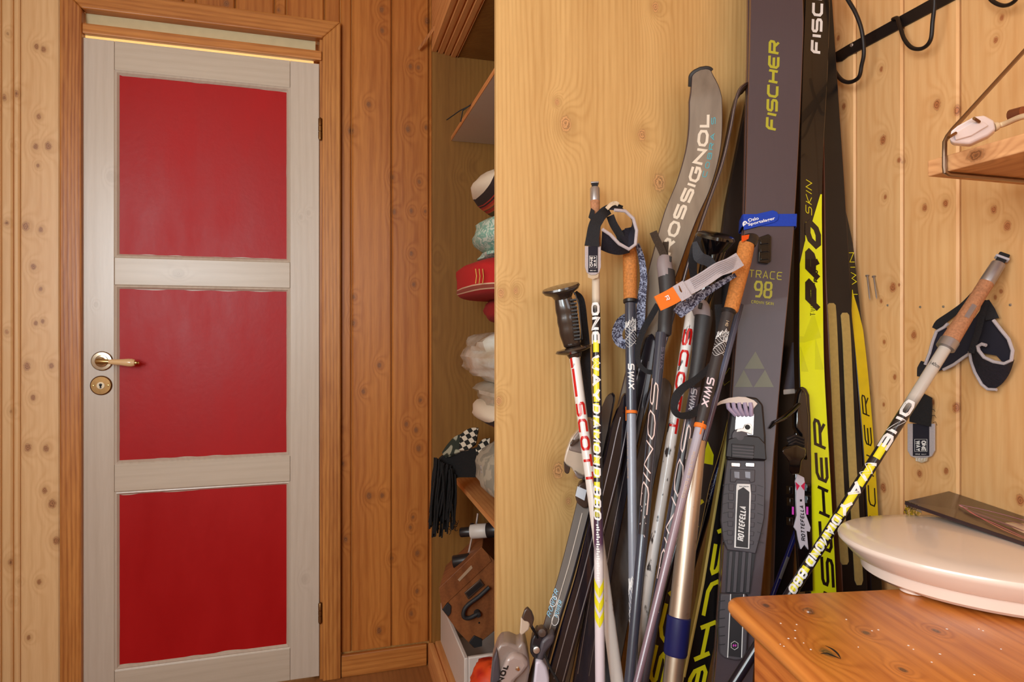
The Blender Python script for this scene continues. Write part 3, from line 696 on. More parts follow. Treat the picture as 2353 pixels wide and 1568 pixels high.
# blue strap round the pair
SBLUE = mat('blue_felt', lin(20, 58, 170), .85, var=.15, scale=300, bump=.4)
q = st98.s_at(510); p, t, w_, nn, h = st98.at(q); hh = h+.002
mb = MB(); loop = []
for (a, b) in ((-hh, .0086), (hh, .0086), (hh+.002, .004), (hh+.002, -.037), (hh, -.041), (-hh, -.041), (-hh-.002, -.037), (-hh-.002, .004)): loop.append(p+w_*a+nn*b+t*(-.0035 if a > 0 else .002))
mb.rings([[x-t*.0135, x+t*.0135, x+t*.0135+(x-p).normalized()*.0015, x-t*.0135+(x-p).normalized()*.0015] for x in loop], loop=True)
strapb = tag(mb.build('ski_strap', SBLUE), 'blue felt strap with white shop lettering around the wide aubergine skis', 'strap')
OFF['ski_strap'] = V(0, 0, 0)
mb = st98.prism([(1708, 499), (1776, 483), (1786, 487), (1790, 496), (1788, 505), (1780, 511), (1709, 529)], .002, .0045); tab = mb.build('strap_tab', SBLUE, strapb, smooth=False, bevel=.0008)
def tilt(x0, y0, x1, y1, st, n):
    a = st.px(x0, y0, n); b = st.px(x1, y1, n); d = (b-a).normalized(); nn_ = st.at(st.s_at(y0))[3]; up_ = nn_.cross(d); up_ = up_ if up_.z > 0 else -up_
    return (lambda u, v: a+d*u+up_*v), (b-a).length
f_, L_ = tilt(1719, 507, 1743, 501, st98, .0049); textpart('lettering', WPR, strapb, 'Oslo', f_, L_, .0072, False, bold=.02)
f_, L_ = tilt(1719, 517, 1781, 502, st98, .0049); textpart('lettering', WPR, strapb, 'Sportslager', f_, L_, .0085, False, bold=.02)
mb = MB(); c_ = st98.px(1712, 515, .0049); e1 = V(1, -.4, 0).normalized()*.0066; e2 = V(0, 0, .0066); mb.quad(*[c_+e1*math.cos(a*math.pi/8)*.8+e2*math.sin(a*math.pi/8) for a in range(16)]); mb.build('logo_disc', WPR, strapb, smooth=False)
mb = MB(); c_ = st98.px(1712, 515, .0052); ps = [c_+e1*math.cos(a/10*4.2-1)*.35*(1.2-a/14)+e2*math.sin(a/10*4.2-1)*.45 for a in range(11)]; mb.ribbon(ps, V(.6, 0, .8), .0012, .0003); mb.build('logo_swirl', SBLUE, strapb, smooth=False)
# upper black clip on the ski (skin clip / heel riser)
mb = st98.prism([(1744, 545), (1766, 537), (1773, 543), (1772, 600), (1764, 606), (1742, 603)], .0, .010); clip = mb.build('skin_clip', BLKG, trace, bevel=.002)
for yy in (548, 566, 584):
    mb = st98.prism([(1748, yy), (1768, yy-3), (1768, yy+11), (1747, yy+13)], .010, .0135); mb.build('clip_tooth', BLKG, clip, bevel=.001)
# main binding
DG = mat('binding_charcoal', lin(74, 68, 74), .45, var=.08); DG2 = mat('binding_black', lin(34, 30, 34), .4, var=.1); LEV = mat('lever_white', lin(236, 224, 216), .3, var=.03, coat=.3); RIB = mat('lever_violet', lin(176, 160, 188), .4, var=.05)
bd = st98.prism([(1671, 1052), (1758, 1054), (1759, 1120), (1757, 1190), (1748, 1232), (1737, 1274), (1722, 1271), (1698, 1268), (1671, 1265), (1661, 1240), (1656, 1196), (1660, 1140), (1667, 1080)], 0, .010).build('binding_plate', DG, trace, bevel=.002)
st98.prism([(1669, 1058), (1672, 1004), (1680, 945), (1694, 918), (1716, 911), (1740, 914), (1754, 930), (1760, 1000), (1761, 1060)], 0, .020).build('binding_housing', DG2, trace, bevel=.004)
hs = st98.prism([(1667, 1050), (1673, 1010), (1700, 1000), (1744, 1004), (1759, 1020), (1762, 1058), (1742, 1056), (1686, 1054)], .020, .025).build('toe_hood', DG2, trace, bevel=.002)
st98.prism([(1688, 1000), (1691, 950), (1733, 952), (1731, 1000)], .020, .0215).build('toe_window', CHROME, trace, bevel=.0005)
bp_ = st98.prism([(1692, 994), (1694, 986), (1708, 984), (1712, 975), (1724, 973), (1730, 980), (1728, 999), (1716, 995), (1704, 992)], .0215, .025).build('toe_bar', ALU, trace, bevel=.0008)
mb = MB(); mb.lathe(st98.px(1718, 982, .0265), st98.at(st98.s_at(982))[3], [(-.001, .0), (-.001, .005), (.001, .004), (.001, 0)], 16); mb.build('pivot', DARK, bp_)
mb = MB(); c0 = st98.px(1700, 1004, .0225); nn = st98.at(st98.s_at(1000))[3]; mb.lathe(c0-nn*.002, nn, [(0, 0), (0, .016), (.004, .0145), (.005, 0)], 28); mb.build('toe_pad', DG, trace)
# lever: curved white blade with violet fins
A_ = [(1641, 934), (1655, 922), (1674, 915), (1697, 912), (1714, 913), (1732, 920), (1741, 928)]; B_ = [(1643, 935), (1658, 929), (1676, 926), (1698, 928), (1714, 931), (1724, 938), (1728, 944)]
mb = MB(); pr = []
for k in range(7):
    n_ = .030+.012*(1-k/6); a, b = st98.px(*A_[k], n_), st98.px(*B_[k], n_-.004); a2, b2 = st98.px(*A_[k], n_-.009), st98.px(*B_[k], n_-.012); pr.append([a, b, b2, a2])
mb.rings(pr); lev = mb.build('lever', LEV, trace, bevel=.0015); lab(lev, 'white lever')
for k in range(5):
    x0, x1 = 1672+k*13, 1690+k*9; mb = MB(); mb.tube([st98.px(x0, 926, .030), st98.px(x0+2, 938, .031), st98.px((x0+x1)/2+1, 946, .030), st98.px(x1+1, 955, .025)], .0042, 8); mb.build('lever_fin', RIB, lev)
st98.prism([(1681, 1020), (1734, 1024), (1731, 1056), (1681, 1052)], .024, .027).build('toe_grip', DG2, trace, bevel=.001)
for k in range(4): st98.prism([(1683, 1024+k*7), (1732, 1028+k*7), (1732, 1031+k*7), (1683, 1027+k*7)], .027, .0285).build('grip_ridge', DG, hs, smooth=False)
for x0 in (1680, 1713): st98.prism([(x0, 1063), (x0+21, 1064), (x0+21, 1074), (x0, 1073)], .010, .014).build('steel_bar', CHROME, trace, bevel=.001)
st98.prism([(1679, 1078), (1735, 1080), (1734, 1108), (1724, 1110), (1722, 1104), (1692, 1103), (1690, 1109), (1678, 1108)], .010, .0135).build('bridge', DG, trace, bevel=.001)
for x0 in (1687, 1712): st98.prism([(x0, 1084), (x0+12, 1085), (x0+12, 1100), (x0+1, 1098)], .0133, .0139).build('bridge_slot', SLATEL, trace, smooth=False)
for k in range(7):
    y0 = 1112+k*21.5; c = [1, 1, .9, .82, .74, .68, .6][k]
    st98.prism([(1675-k*.6, y0), (1687-k*.6, y0+1), (1686-k*.6, y0+17*c), (1675-k*.6, y0+16*c)], .010, .0128).build('tread_block', DG, bd, bevel=.0006)
    st98.prism([(1727-k*.9, y0+2), (1737-k*.9, y0+3), (1736-k*.9, y0+19*c), (1726-k*.9, y0+18*c)], .010, .0128).build('tread_block', DG, bd, bevel=.0006)
    st98.prism([(1661, y0+3), (1673, y0), (1673, y0+1.6), (1661, y0+4.6)], .010, .0106).build('tread_groove', DG2, bd, smooth=False)
    st98.prism([(1740, y0+2), (1754, y0+7), (1754, y0+8.6), (1740, y0+3.6)], .010, .0106).build('tread_groove', DG2, bd, smooth=False)
lp = st98.prism([(1694, 1112), (1724, 1113), (1726, 1135), (1722, 1262), (1687, 1259), (1690, 1180), (1692, 1118)], .0128, .0142).build('label_plate', WPR, trace, bevel=.0006)
st98.prism([(1696, 1127), (1708, 1120), (1722, 1131), (1719, 1260), (1691, 1257), (1693, 1180)], .0142, .0146).build('label_inset', DG2, lp, smooth=False)
q0 = st98.s_at(1247); cxo = st98.px(1705, 1200, .0148); pc = st98.at(st98.s_at(1200)); cx_ = (cxo-pc[0]).dot(pc[2])
textpart('maker_name', WPR, trace, 'ROTTEFELLA', st98.up(1243, cx_, .0150), st98.s_at(1243)-st98.s_at(1164), .0115, sw=.2, w=.7, sp=.2, slant=.25)
f_, L_ = tilt(1699, 1118, 1721, 1119, st98, .0146); textpart('lettering', DG2, trace, 'BACK COUNTRY', f_, L_, .0022, True, sw=.2)
for k in range(11):
    for j in (0, 1):
        y0 = 1134+k*3.2*1.0; mb = MB()
        mb.ribbon([st98.px(1695+j*13, y0, .0148), st98.px(1699+j*13, y0+2, .0148), st98.px(1703+j*13, y0, .0148), st98.px(1707+j*13, y0+2, .0148)], V(0, 0, 1), .0004, .0001)
        mb.build('hex_print', DG, lp, smooth=False)
rl = st98.prism([(1672, 1262), (1736, 1270), (1722, 1366), (1668, 1362)], 0, .006).build('rail', DG2, trace, smooth=False)
for x0 in (1676, 1690, 1706, 1720): st98.prism([(x0, 1268), (x0+8, 1268), (x0+2, 1362), (x0-6, 1362)], .006, .009).build('rail_ridge', DG, rl, bevel=.0006)
hp = st98.prism([(1655, 1364), (1716, 1366), (1722, 1400), (1717, 1500), (1708, 1518), (1690, 1520), (1664, 1514), (1652, 1502), (1650, 1440)], 0, .012).build('heel_plate', DG, trace, bevel=.003)
st98.prism([(1680, 1366), (1708, 1368), (1704, 1512), (1672, 1508)], .012, .0128).build('heel_inset', DG2, hp, smooth=False)
for x0, x1 in ((1678, 1671), (1708, 1703)): st98.prism([(x0, 1366), (x0+2, 1366), (x1+2, 1512), (x1, 1512)], .0128, .0134).build('heel_line', WPR, hp, smooth=False)
hx = [(1688+9*math.sin(a*math.pi/3), 1484-10*math.cos(a*math.pi/3)) for a in range(6)]; mb = MB(); mb.tube([st98.px(x, y, .0134) for x, y in hx], .0005, 4, loop=True); mb.build('hexagon_logo', WPR, hp, smooth=False)
for dx_ in (-2.4, 2.4): mb = MB(); mb.quad(*[st98.px(1688+dx_+x, 1484+y, .0134) for x, y in ((0, -3.5), (2, 0), (0, 3.5), (-2, 0))]); mb.build('hexagon_mark', mat('magenta', lin(210, 60, 190), .4), hp, smooth=False)
for k in range(6): st98.prism([(1651, 1382+k*20), (1666, 1380+k*20), (1666, 1382+k*20), (1651, 1384+k*20)], .012, .0126).build('tread_groove', DG2, hp, smooth=False)
# white lever end of the mate binding, seen between the pairs
bl = blob('binding_lever', [(1800, 896), (1826, 894), (1828, 905), (1800, 908)], 1.17, .012, LEV, traceb, .002)

# ---- narrow yellow racing ski (front), black top half
SKB = mat('ski_black', lin(16, 15, 16), .25, var=.1, coat=.4)
stp = Strip([(1872, -80, 1.195), (1873, 0, 1.193), (1868, 150, 1.19), (1860, 350, 1.182), (1858, 480, 1.175), (1858, 700, 1.158), (1860, 850, 1.143), (1870, 1050, 1.118), (1881, 1250, 1.09), (1887, 1375, 1.075)],
            [58, 60, 62, 56, 54, 60, 62, 64, 64, 64], 10, th=.020, tip=.06)
grp = 'narrow yellow and black racing skis'
pro = ski('racing_ski', 'narrow racing ski, black above and lime yellow below, binding facing out', stp, [SKB, SKB, BASE], grp)
def strip_patch(st, name, m, parent, segs, n=.0006):
    """coloured film following the board: rows of (py, left fraction, right fraction)"""
    mb = MB(); rows = []
    for k in range(len(segs)-1):
        (y0, l0, r0), (y1, l1, r1) = segs[k], segs[k+1]; m_ = max(1, int((y1-y0)/30))
        for j in range(m_): t_ = j/m_; rows.append((y0+(y1-y0)*t_, l0+(l1-l0)*t_, r0+(r1-r0)*t_))
    rows.append(segs[-1])
    for k in range(len(rows)-1):
        q = []
        for (y_, l, r), o in ((rows[k], 0), (rows[k+1], 1)):
            s_ = st.s_at(y_); hw_ = st.at(s_)[4]; q += [st.surf(s_, hw_*l, n), st.surf(s_, hw_*r, n)] if o == 0 else [st.surf(s_, hw_*r, n), st.surf(s_, hw_*l, n)]
        mb.quad(*q)
    return mb.build(name, m, parent, smooth=False)
E_ = .93
strip_patch(stp, 'lime_topsheet', LIME, pro, [(448, .80, E_), (520, .0, E_), (560, -.55, E_), (610, -.95, E_), (1600, -.95, E_)])
strip_patch(stp, 'facet_print', LIME2, pro, [(716, .15, .17), (776, -.6, .75)], .0009)  # printed triangle pattern in a slightly darker lime
strip_patch(stp, 'facet_print', LIME2, pro, [(776, -.93, .75), (790, -.93, -.6)], .0009)
strip_patch(stp, 'facet_print', LIME2, pro, [(780, .3, .33), (850, .2, .9)], .0009)
strip_patch(stp, 'facet_print', LIME2, pro, [(800, -.9, -.85), (856, -.85, -.3)], .0009)
textpart('maker_name', WPR, pro, 'FISCHER', stp.up(128, 0), .23, .026, sw=.24, w=.66, sp=.02, slant=.0)
textpart('model_lettering', YEL, pro, 'TWIN SKIN', stp.up(598, -.006), stp.s_at(598)-stp.s_at(420), .015, sw=.11, w=.8, sp=.3, slant=.35)
textpart('model_lettering', LIME, pro, 'RO', stp.up(622, .004, .0010), .075, .036, sw=.34, w=.55, sp=.12, slant=.4)
textpart('model_name', SKB, pro, 'PRO', stp.up(706, .004, .0012), stp.s_at(706)-stp.s_at(515), .037, sw=.34, w=.6, sp=.12, slant=.35)
textpart('model_lettering', SKB, pro, 'TWIN SKIN', stp.up(728, .003, .0014), stp.s_at(728)-stp.s_at(652), .012, sw=.10, w=.8, sp=.3, slant=-.1)
textpart('model_lettering', SKB, pro, 'PRO', stp.up(650, .010, .0014), stp.s_at(650)-stp.s_at(622), .010, sw=.28, w=.8, sp=.3, slant=.2)
textpart('maker_name', SKB, pro, 'FISCHER', (lambda q: (lambda u, v: stp.surf(q-u, .0095-v, .0012)))(stp.s_at(966)+.425), .425, .0285, sw=.22, w=.66, sp=.02, slant=.12)
# its binding
bx = stp.prism([(1829, 906), (1836, 893), (1845, 888), (1854, 893), (1861, 908), (1864, 960), (1870, 1360), (1838, 1362), (1826, 1180), (1828, 1000)], 0, .008).build('binding_plate', BLKG, pro, bevel=.003)
stp.prism([(1828, 950), (1836, 905), (1845, 890), (1855, 905), (1861, 960), (1858, 1060), (1848, 1050), (1840, 1000), (1829, 985)], .008, .026).build('binding_housing', BLKG, pro, bevel=.005)
P_ = lambda x, y, n: stp.px(x, y, n)
mb = MB(); mb.tube([P_(1768, 985, .070), P_(1778, 972, .070), P_(1800, 962, .060), P_(1820, 945, .042), P_(1836, 930, .034)], [.003, .007, .0085, .0075, .007], 10, flat=.55); lv = mb.build('lever', BLKG, pro)
mb = MB(); mb.quad(P_(1778, 971, .0780), P_(1790, 962, .074), P_(1806, 955, .06), P_(1803, 962, .06)); mb.build('lever_mark', SLATEL, lv, smooth=False)
blob('toe_mechanism', [(1797, 1036), (1806, 1028), (1830, 1024), (1852, 1034), (1850, 1052), (1842, 1060), (1838, 1090), (1820, 1092), (1812, 1084), (1812, 1062), (1798, 1044)], 1.055, .03, BLKG, pro, .003)
mb = MB(); mb.tube([P_(1800, 1040, .050), P_(1822, 1044, .052), P_(1830, 1052, .050)], .0035, 8); mb.build('toe_wire', ALU, pro)
for k in range(4): mb = MB(); mb.tube([P_(1808+k*2, 1010+k*7, .048), P_(1826, 1002+k*7, .050), P_(1846, 1010+k*7, .044)], .0038, 8); mb.build('boot_ridge', BLK, pro)
wp = [(1832, 1090), (1847, 1098), (1849, 1112), (1848, 1125), (1848, 1145), (1850, 1180), (1862, 1213), (1860, 1223), (1853, 1221), (1857, 1264), (1848, 1252), (1840, 1263), (1834, 1240), (1831, 1222), (1824, 1212), (1831, 1185), (1829, 1145), (1830, 1125), (1827, 1107)]
LAV = mat('plate_lavender', lin(206, 200, 214), .35, var=.03, coat=.2)
wpo = stp.prism([(x+1, y) for x, y in wp], .008, .012).build('label_plate', LAV, pro, smooth=False, bevel=.0005)
mb = MB(); mb.quad(P_(1828, 1108, .0125), P_(1838, 1117, .0125), P_(1831, 1128, .0125)); mb.quad(P_(1850, 1108, .0125), P_(1840, 1117, .0125), P_(1848, 1128, .0125)); mb.build('red_mark', mat('pink_red', lin(206, 30, 80), .4), wpo, smooth=False)
mb = MB(); mb.quad(P_(1838, 1148, .0125), P_(1843, 1148, .0125), P_(1843, 1153, .0125), P_(1838, 1153, .0125)); mb.build('screw_hole', DARK, wpo, smooth=False)
pc = stp.at(stp.s_at(1200)); cx_ = (P_(1844, 1200, .0128)-pc[0]).dot(pc[2])
textpart('maker_name', DG2, pro, 'ROTTEFELLA', stp.up(1240, cx_, .0128), stp.s_at(1240)-stp.s_at(1160), .0085, sw=.2, w=.7, sp=.2, slant=.25)
for x0, y0, m_ in ((1822, 1165, 'magenta_clip'), (1855, 1165, 'magenta_clip')):
    mb = MB(); mb.tube([P_(x0, y0, .012), P_(x0, y0+18, .012)], .0022, 6); mb.build('side_clip', mat('magenta', lin(210, 60, 190), .4), wpo)
for x0, y0 in ((1818, 1118), (1858, 1112), (1819, 1145), (1859, 1140), (1818, 1190)):
    mb = stp.prism([(x0-4, y0), (x0+4, y0), (x0+4, y0+18), (x0-4, y0+18)], .0, .013); mb.build('side_block', BLKG, bx, bevel=.001)
# ---- mate, base outwards, with two skin strips
SKIN = mat('mohair_skin', lin(176, 150, 84), .95, var=.18, scale=120, bump=.5, sheen=.4)
stb = Strip([(1896, -60, 1.222), (1896, 0, 1.221), (1902, 200, 1.22), (1910, 400, 1.206), (1919, 640, 1.186), (1930, 850, 1.168), (1944, 1050, 1.148), (1957, 1340, 1.115)], [14, 22, 38, 50, 62, 64, 66, 64, 62], 6, th=.020)
probase = ski('racing_ski', 'racing ski turned round, black base outwards with two beige skin strips', stb, [BASE, mat('sidewall_red', lin(120, 66, 40), .4), SKB], grp)
for nm, pts, wd in (('skin_strip', [(1910, 697), (1914, 760), (1924, 1000), (1934, 1200), (1941, 1298)], 21), ('skin_strip', [(1941, 719), (1946, 790), (1955, 1000), (1966, 1200), (1974, 1345)], 21)):
    P3 = [stb.px(x, y, .0012) for x, y in pts]; P3 = spline(P3, 6); P3 = [P3[0], P3[0]*.45+P3[1]*.55]+P3[1:-1]+[P3[-1]*.55+P3[-2]*.45, P3[-1]]; n_ = len(P3); ww = [mpp(p_)*wd/2*(.55 if k in (0, n_-1) else 1) for k, p_ in enumerate(P3)]
    mb = MB(); mb.ribbon(P3, stb.W[5], [w2*2 for w2 in ww], .0018); mb.build(nm, SKIN, probase, smooth=False)
# ---- third: yellow/black topsheet seen edge-on at the wall
stw = Strip([(1925, 430, 1.218), (1946, 560, 1.203), (1960, 700, 1.184), (1976, 850, 1.164), (1991, 1030, 1.146), (2001, 1200, 1.132)], [4, 20, 24, 27, 27, 27], 12, th=.016)
wallski = ski('racing_ski', 'racing ski squeezed against the wall, thin yellow strip with black letters', stw, [SKB, mat('dark_sidewall', lin(40, 34, 40), .3, coat=.3), BASE], grp)
strip_patch(stw, 'lime_topsheet', mat('ski_yellow_deep', lin(216, 186, 22), .3, coat=.3), wallski, [(670, -.4, -.3), (720, -.9, .55), (760, -.9, .95), (1195, -.9, .95)])
textpart('maker_name', SKB, wallski, 'FISCHER', stw.up(1330, 0, .0010), .40, .017, sw=.17, w=.62, sp=.22, slant=.1)
textpart('model_lettering', YEL, wallski, 'TWIN', stw.up(690, .002, .0010), .11, .013, sw=.12)

stq = Strip([(1846, 200, 1.262), (1826, 500, 1.254), (1814, 760, 1.236), (1808, 1000, 1.21), (1800, 1250, 1.188), (1794, 1400, 1.172)], [44, 54, 54, 52, 50, 48], 8, th=.012)
hid = ski('cross_country_ski', 'plain black ski almost hidden between the wide aubergine ski and the lime one', stq, [mat('ski_plain_black', lin(22, 18, 20), .35), SW, BASE])
# ---- black and yellow skis lower centre
BRN = mat('ski_black_brown', lin(46, 34, 28), .35, var=.2, scale=120, stretch=(1, 1, .05), coat=.3)
GOLD = mat('gold_edge', lin(186, 150, 60), .4, var=.1)
GOLDL = GOLD; GOLD = mat('ski_dark_side', lin(44, 34, 30), .35)
ste = Strip([(1742, 190, 1.262), (1706, 480, 1.245), (1672, 740, 1.210), (1632, 980, 1.168), (1604, 1110, 1.155), (1577, 1239, 1.14), (1534, 1420, 1.115), (1500, 1568, 1.095)], [40, 84, 84, 68, 50, 50, 54, 56], 10, th=.012)
g5 = 'black skis with big yellow maker letters'
eski = ski('cross_country_ski', 'dark brown ski with yellow letters ER, its black tip half behind the wide skis', ste, [BRN, GOLD, BASE], g5)
mb = MB(); mb.tube([ste.P[k]+ste.W[k]*(ste.HW[k]+.0002)+ste.N[k]*.004 for k in range(len(ste.P)) if ste.S[k] > ste.s_at(930)], .0011, 5); mb.build('gold_edge', GOLDL, eski)
textpart('maker_name', YEL, eski, 'FISCHER', (lambda q: (lambda u, v: ste.surf(q-u, .002-v, .0008)))(ste.s_at(1130)+.475), .475, .034, sw=.22, w=.66, sp=.05, slant=.25)
mb = MB(); mb.quad(*[ste.px(x, y, .0008) for x, y in ((1624, 1010), (1640, 1046), (1638, 1069), (1611, 1064))]); mb.build('lime_wedge', LIME, eski, smooth=False)
mb = MB(); mb.tube([ste.px(x, y, .0008) for x, y in ((1676, 846), (1688, 852), (1682, 872), (1664, 886), (1660, 872))], .0005, 4, loop=True); mb.build('outline_print', OLIVE, eski, smooth=False)
sth = Strip([(1722, 800, 1.195), (1690, 1010, 1.165), (1661, 1190, 1.14), (1632, 1371, 1.115), (1606, 1500, 1.095), (1592, 1568, 1.087)], [40, 50, 54, 56, 58, 58], 6, th=.016)
hski = ski('cross_country_ski', 'black ski with tall yellow letters reading downwards beside the wide aubergine ski', sth, [mat('ski_black2', lin(20, 17, 18), .3, coat=.3), mat('gold_side', lin(176, 150, 76), .4), BASE], g5)
textpart('maker_name', YEL, hski, 'FISCHER', sth.down(1118, .003, .0008), .50, .036, sw=.22, w=.66, sp=.05, slant=-.22)
mb = MB(); mb.tube([sth.at(sth.s_at(y))[0]-sth.at(sth.s_at(y))[2]*(sth.at(sth.s_at(y))[4]-.001)+sth.at(sth.s_at(y))[3]*.008 for y in (860, 950, 1050, 1150, 1250, 1350, 1450, 1560)], .0028, 6); lab(mb.build('edge_strip', mat('gold_pale', lin(214, 190, 110), .35), hski), 'pale gold edge')

# ---- grey alpine pair with shop-name lettering
def slash(name, c, c2): return mottled(name, c, c2, 34, .5, .3, .75, (1, 1, .06), 3, 0)
GR = slash('ski_taupe', lin(120, 106, 92), lin(148, 134, 118))
sta = Strip([(1611, 172, 1.195), (1620, 230, 1.213), (1617, 330, 1.224), (1595, 420, 1.226), (1562, 500, 1.222), (1530, 600, 1.214), (1500, 700, 1.212), (1464, 840, 1.207), (1400, 1090, 1.199), (1330, 1390, 1.182), (1290, 1568, 1.167)],
            [46, 74, 77, 77, 74, 66, 58, 44, 36, 36, 36], 20, th=.012, tip=.011)
g6 = 'grey alpine ski pair'
ros = ski('alpine_ski', 'taupe alpine ski with cream capital letters, turned-up tip against the wardrobe side', sta, [GR, mat('ski_side_dark', lin(60, 48, 56), .3, coat=.3), BASE], g6)
textpart('maker_name', mat('cream_print', lin(226, 214, 196), .4), ros, 'ROSSIGNOL', sta.up(588, -.004), sta.s_at(588)-sta.s_at(262), .0235, sw=.25, w=.74, sp=.02)
textpart('model_lettering', mat('teal_print', lin(60, 176, 196), .4), ros, 'COBRA S', sta.up(405, .016), sta.s_at(405)-sta.s_at(272), .009, sw=.14, w=.8)
cap = [sta.P[k]+sta.W[k]*sta.HW[k]*s_ for s_, rng in ((-1, range(10, -1, -1)), (1, range(0, 7))) for k in rng]
mb = MB(); mb.tube(cap, .0055, 8, flat=1); lab(mb.build('tip_guard', BLKM, ros), 'dark tip guard')
stb2 = Strip([(1713, 202, 1.226), (1704, 208, 1.226), (1692, 224, 1.226), (1682, 262, 1.226), (1673, 310, 1.226), (1654, 390, 1.226), (1619, 490, 1.224), (1582, 600, 1.216), (1554, 700, 1.212), (1506, 860, 1.206), (1434, 1090, 1.204), (1362, 1390, 1.190), (1324, 1568, 1.178)], [8, 11, 13, 14, 14, 14, 14, 13, 12, 12, 12, 12, 12], 118, th=.006)
rosb = ski('alpine_ski', 'mate of the taupe alpine ski seen edge-on, its tip curling away to the right', stb2, [BASE, mat('ski_side_dark', lin(60, 48, 56), .3), GR], g6)
mb = MB(); mb.tube([stb2.P[k]+stb2.W[k]*(stb2.HW[k]+.0004)+stb2.N[k]*.0 for k in range(0, 90)], .0013, 5); mb.build('steel_edge', EDGE, rosb)

# ---- dark alpine pair with bindings at lower left
BR2 = slash('ski_olive_brown', lin(66, 52, 42), lin(84, 68, 54)); VIO = mat('side_gloss', lin(40, 34, 48), .14, .5, var=.25, scale=60, coat=.6)
std = Strip([(1400, 925, 1.185), (1382, 985, 1.202), (1362, 1080, 1.2), (1338, 1181, 1.18), (1302, 1320, 1.165), (1268, 1433, 1.15), (1230, 1568, 1.13)], [20, 34, 34, 32, 30, 30, 32], 38, th=.014, tip=.02)
g7 = 'short dark alpine ski pair'
dk = ski('alpine_ski', 'short olive brown alpine ski at the left, carrying grey bindings', std, [BR2, VIO, BASE], g7)
std2 = Strip([(1437, 925, 1.168), (1424, 985, 1.166), (1404, 1080, 1.160), (1375, 1200, 1.150), (1342, 1330, 1.138), (1308, 1450, 1.125), (1276, 1568, 1.112)], [24, 40, 42, 40, 38, 40, 40], 10, th=.012, tip=.02)
dk2 = ski('alpine_ski', 'short black glossy alpine ski with bright steel edges beside the olive one', std2, [mat('base_gloss', lin(22, 18, 26), .16, var=.2, coat=.5), VIO, BASE], g7)
for s_ in (-.35, .7):
    mb = MB(); mb.tube([std2.surf(std2.s_at(y), std2.at(std2.s_at(y))[4]*s_, .0004) for y in range(960, 1568, 40)], .0011, 5); mb.build('steel_edge', EDGE, dk2)
mb = MB(); mb.tube([std.surf(std.s_at(y), std.at(std.s_at(y))[4]*.1, .0004) for y in (1180, 1230, 1300, 1400, 1454)], .0010, 5); mb.build('pinstripe', mat('pin_white', lin(200, 190, 180), .4), dk, smooth=False)
for k, (x_, y_) in enumerate(((1272, 1383), (1276, 1426))):
    c_ = std.px(x_, y_, .0008); e1, e2 = std.at(std.s_at(y_))[2], std.at(std.s_at(y_))[1]
    mb = MB(); mb.tube([c_+e1*.0065*math.cos(a*math.pi/8)+e2*.0095*math.sin(a*math.pi/8) for a in range(16)], .0007, 4, loop=True); mb.build('ring_logo', WPR, dk, smooth=False)
textpart('model_lettering', mat('sky_print', lin(120, 180, 210), .4), dk, 'ROWER', std.up(1375+45, -.008, .0008), .05, .009, True, sw=.14, slant=.4)
textpart('model_lettering', mat('sky_print', lin(120, 180, 210), .4), dk, 'ROWER', std.up(1415, .006, .0008), .03, .008, True, sw=.14, slant=.4)
# more dark skis behind the poles
DSK = slash('ski_charcoal', lin(40, 34, 38), lin(60, 54, 58))
sx = Strip([(1490, 800, 1.190), (1476, 870, 1.188), (1448, 990, 1.184), (1420, 1120, 1.176), (1385, 1300, 1.16), (1342, 1568, 1.135)], [26, 36, 44, 46, 48, 50], 15, th=.012, tip=.03)
dsk = ski('alpine_ski', 'charcoal ski half hidden behind the white and grey poles', sx, [mat('ski_gloss_dark', lin(34, 30, 38), .2, coat=.5), VIO, BASE], g7)
for s_ in (-.75, .3):
    mb = MB(); mb.tube([sx.surf(sx.s_at(y), sx.at(sx.s_at(y))[4]*s_, .0004) for y in range(830, 1568, 40)], .0010, 5); mb.build('steel_edge', EDGE, dsk)
sg = Strip([(1520, 900, 1.236), (1500, 1000, 1.234), (1460, 1180, 1.226), (1424, 1370, 1.214), (1386, 1568, 1.20)], [44, 50, 54, 60, 62], 15, th=.01, tip=.03)
gsk = ski('alpine_ski', 'scuffed grey ski base low down among the poles', sg, [mottled('scuffed_grey', lin(70, 64, 66), lin(116, 108, 104), 50, .5, .35, .7, (1, 1, .25), 4), VIO, BASE], g7)
# bindings
CRM = mat('binding_cream', lin(196, 178, 160), .35, var=.05, coat=.2); GRB = mat('binding_grey', lin(140, 124, 116), .35, var=.06, coat=.2); BRD = mat('binding_brown', lin(70, 54, 46), .35, var=.1, coat=.2)
Yb = 1.168
hb = blob('heel_binding', [(1301, 1036), (1312, 1008), (1328, 990), (1346, 968), (1352, 962), (1364, 966), (1366, 1108), (1352, 1106), (1345, 1092), (1338, 1101), (1328, 1101), (1320, 1088), (1312, 1076), (1300, 1070), (1295, 1060)], Yb+.01, .035, CRM, dk, .006)
blob('binding_hood', [(1304, 1036), (1318, 1004), (1334, 985), (1350, 964), (1363, 967), (1364, 1046), (1330, 1043)], Yb+.007, .02, GRB, hb, .005)
blob('binding_hook', [(1295, 1062), (1302, 1071), (1311, 1075), (1308, 1088), (1303, 1091), (1297, 1086)], Yb+.005, .02, BRD, hb, .003)
blob('binding_claw', [(1319, 1082), (1330, 1090), (1344, 1096), (1338, 1103), (1328, 1101), (1322, 1094)], Yb+.0, .014, ALUD, hb, .003)
blob('binding_clip', [(1309, 1022), (1316, 1011), (1320, 1014), (1331, 1009), (1322, 1022), (1312, 1028)], Yb-.004, .012, BRD, hb, .002)
hc_ = blob('binding_cap', [(1330, 1113), (1340, 1110), (1352, 1114), (1358, 1140), (1352, 1168), (1342, 1171), (1326, 1158), (1321, 1142)], Yb-.005, .035, BRD, dk, .006)
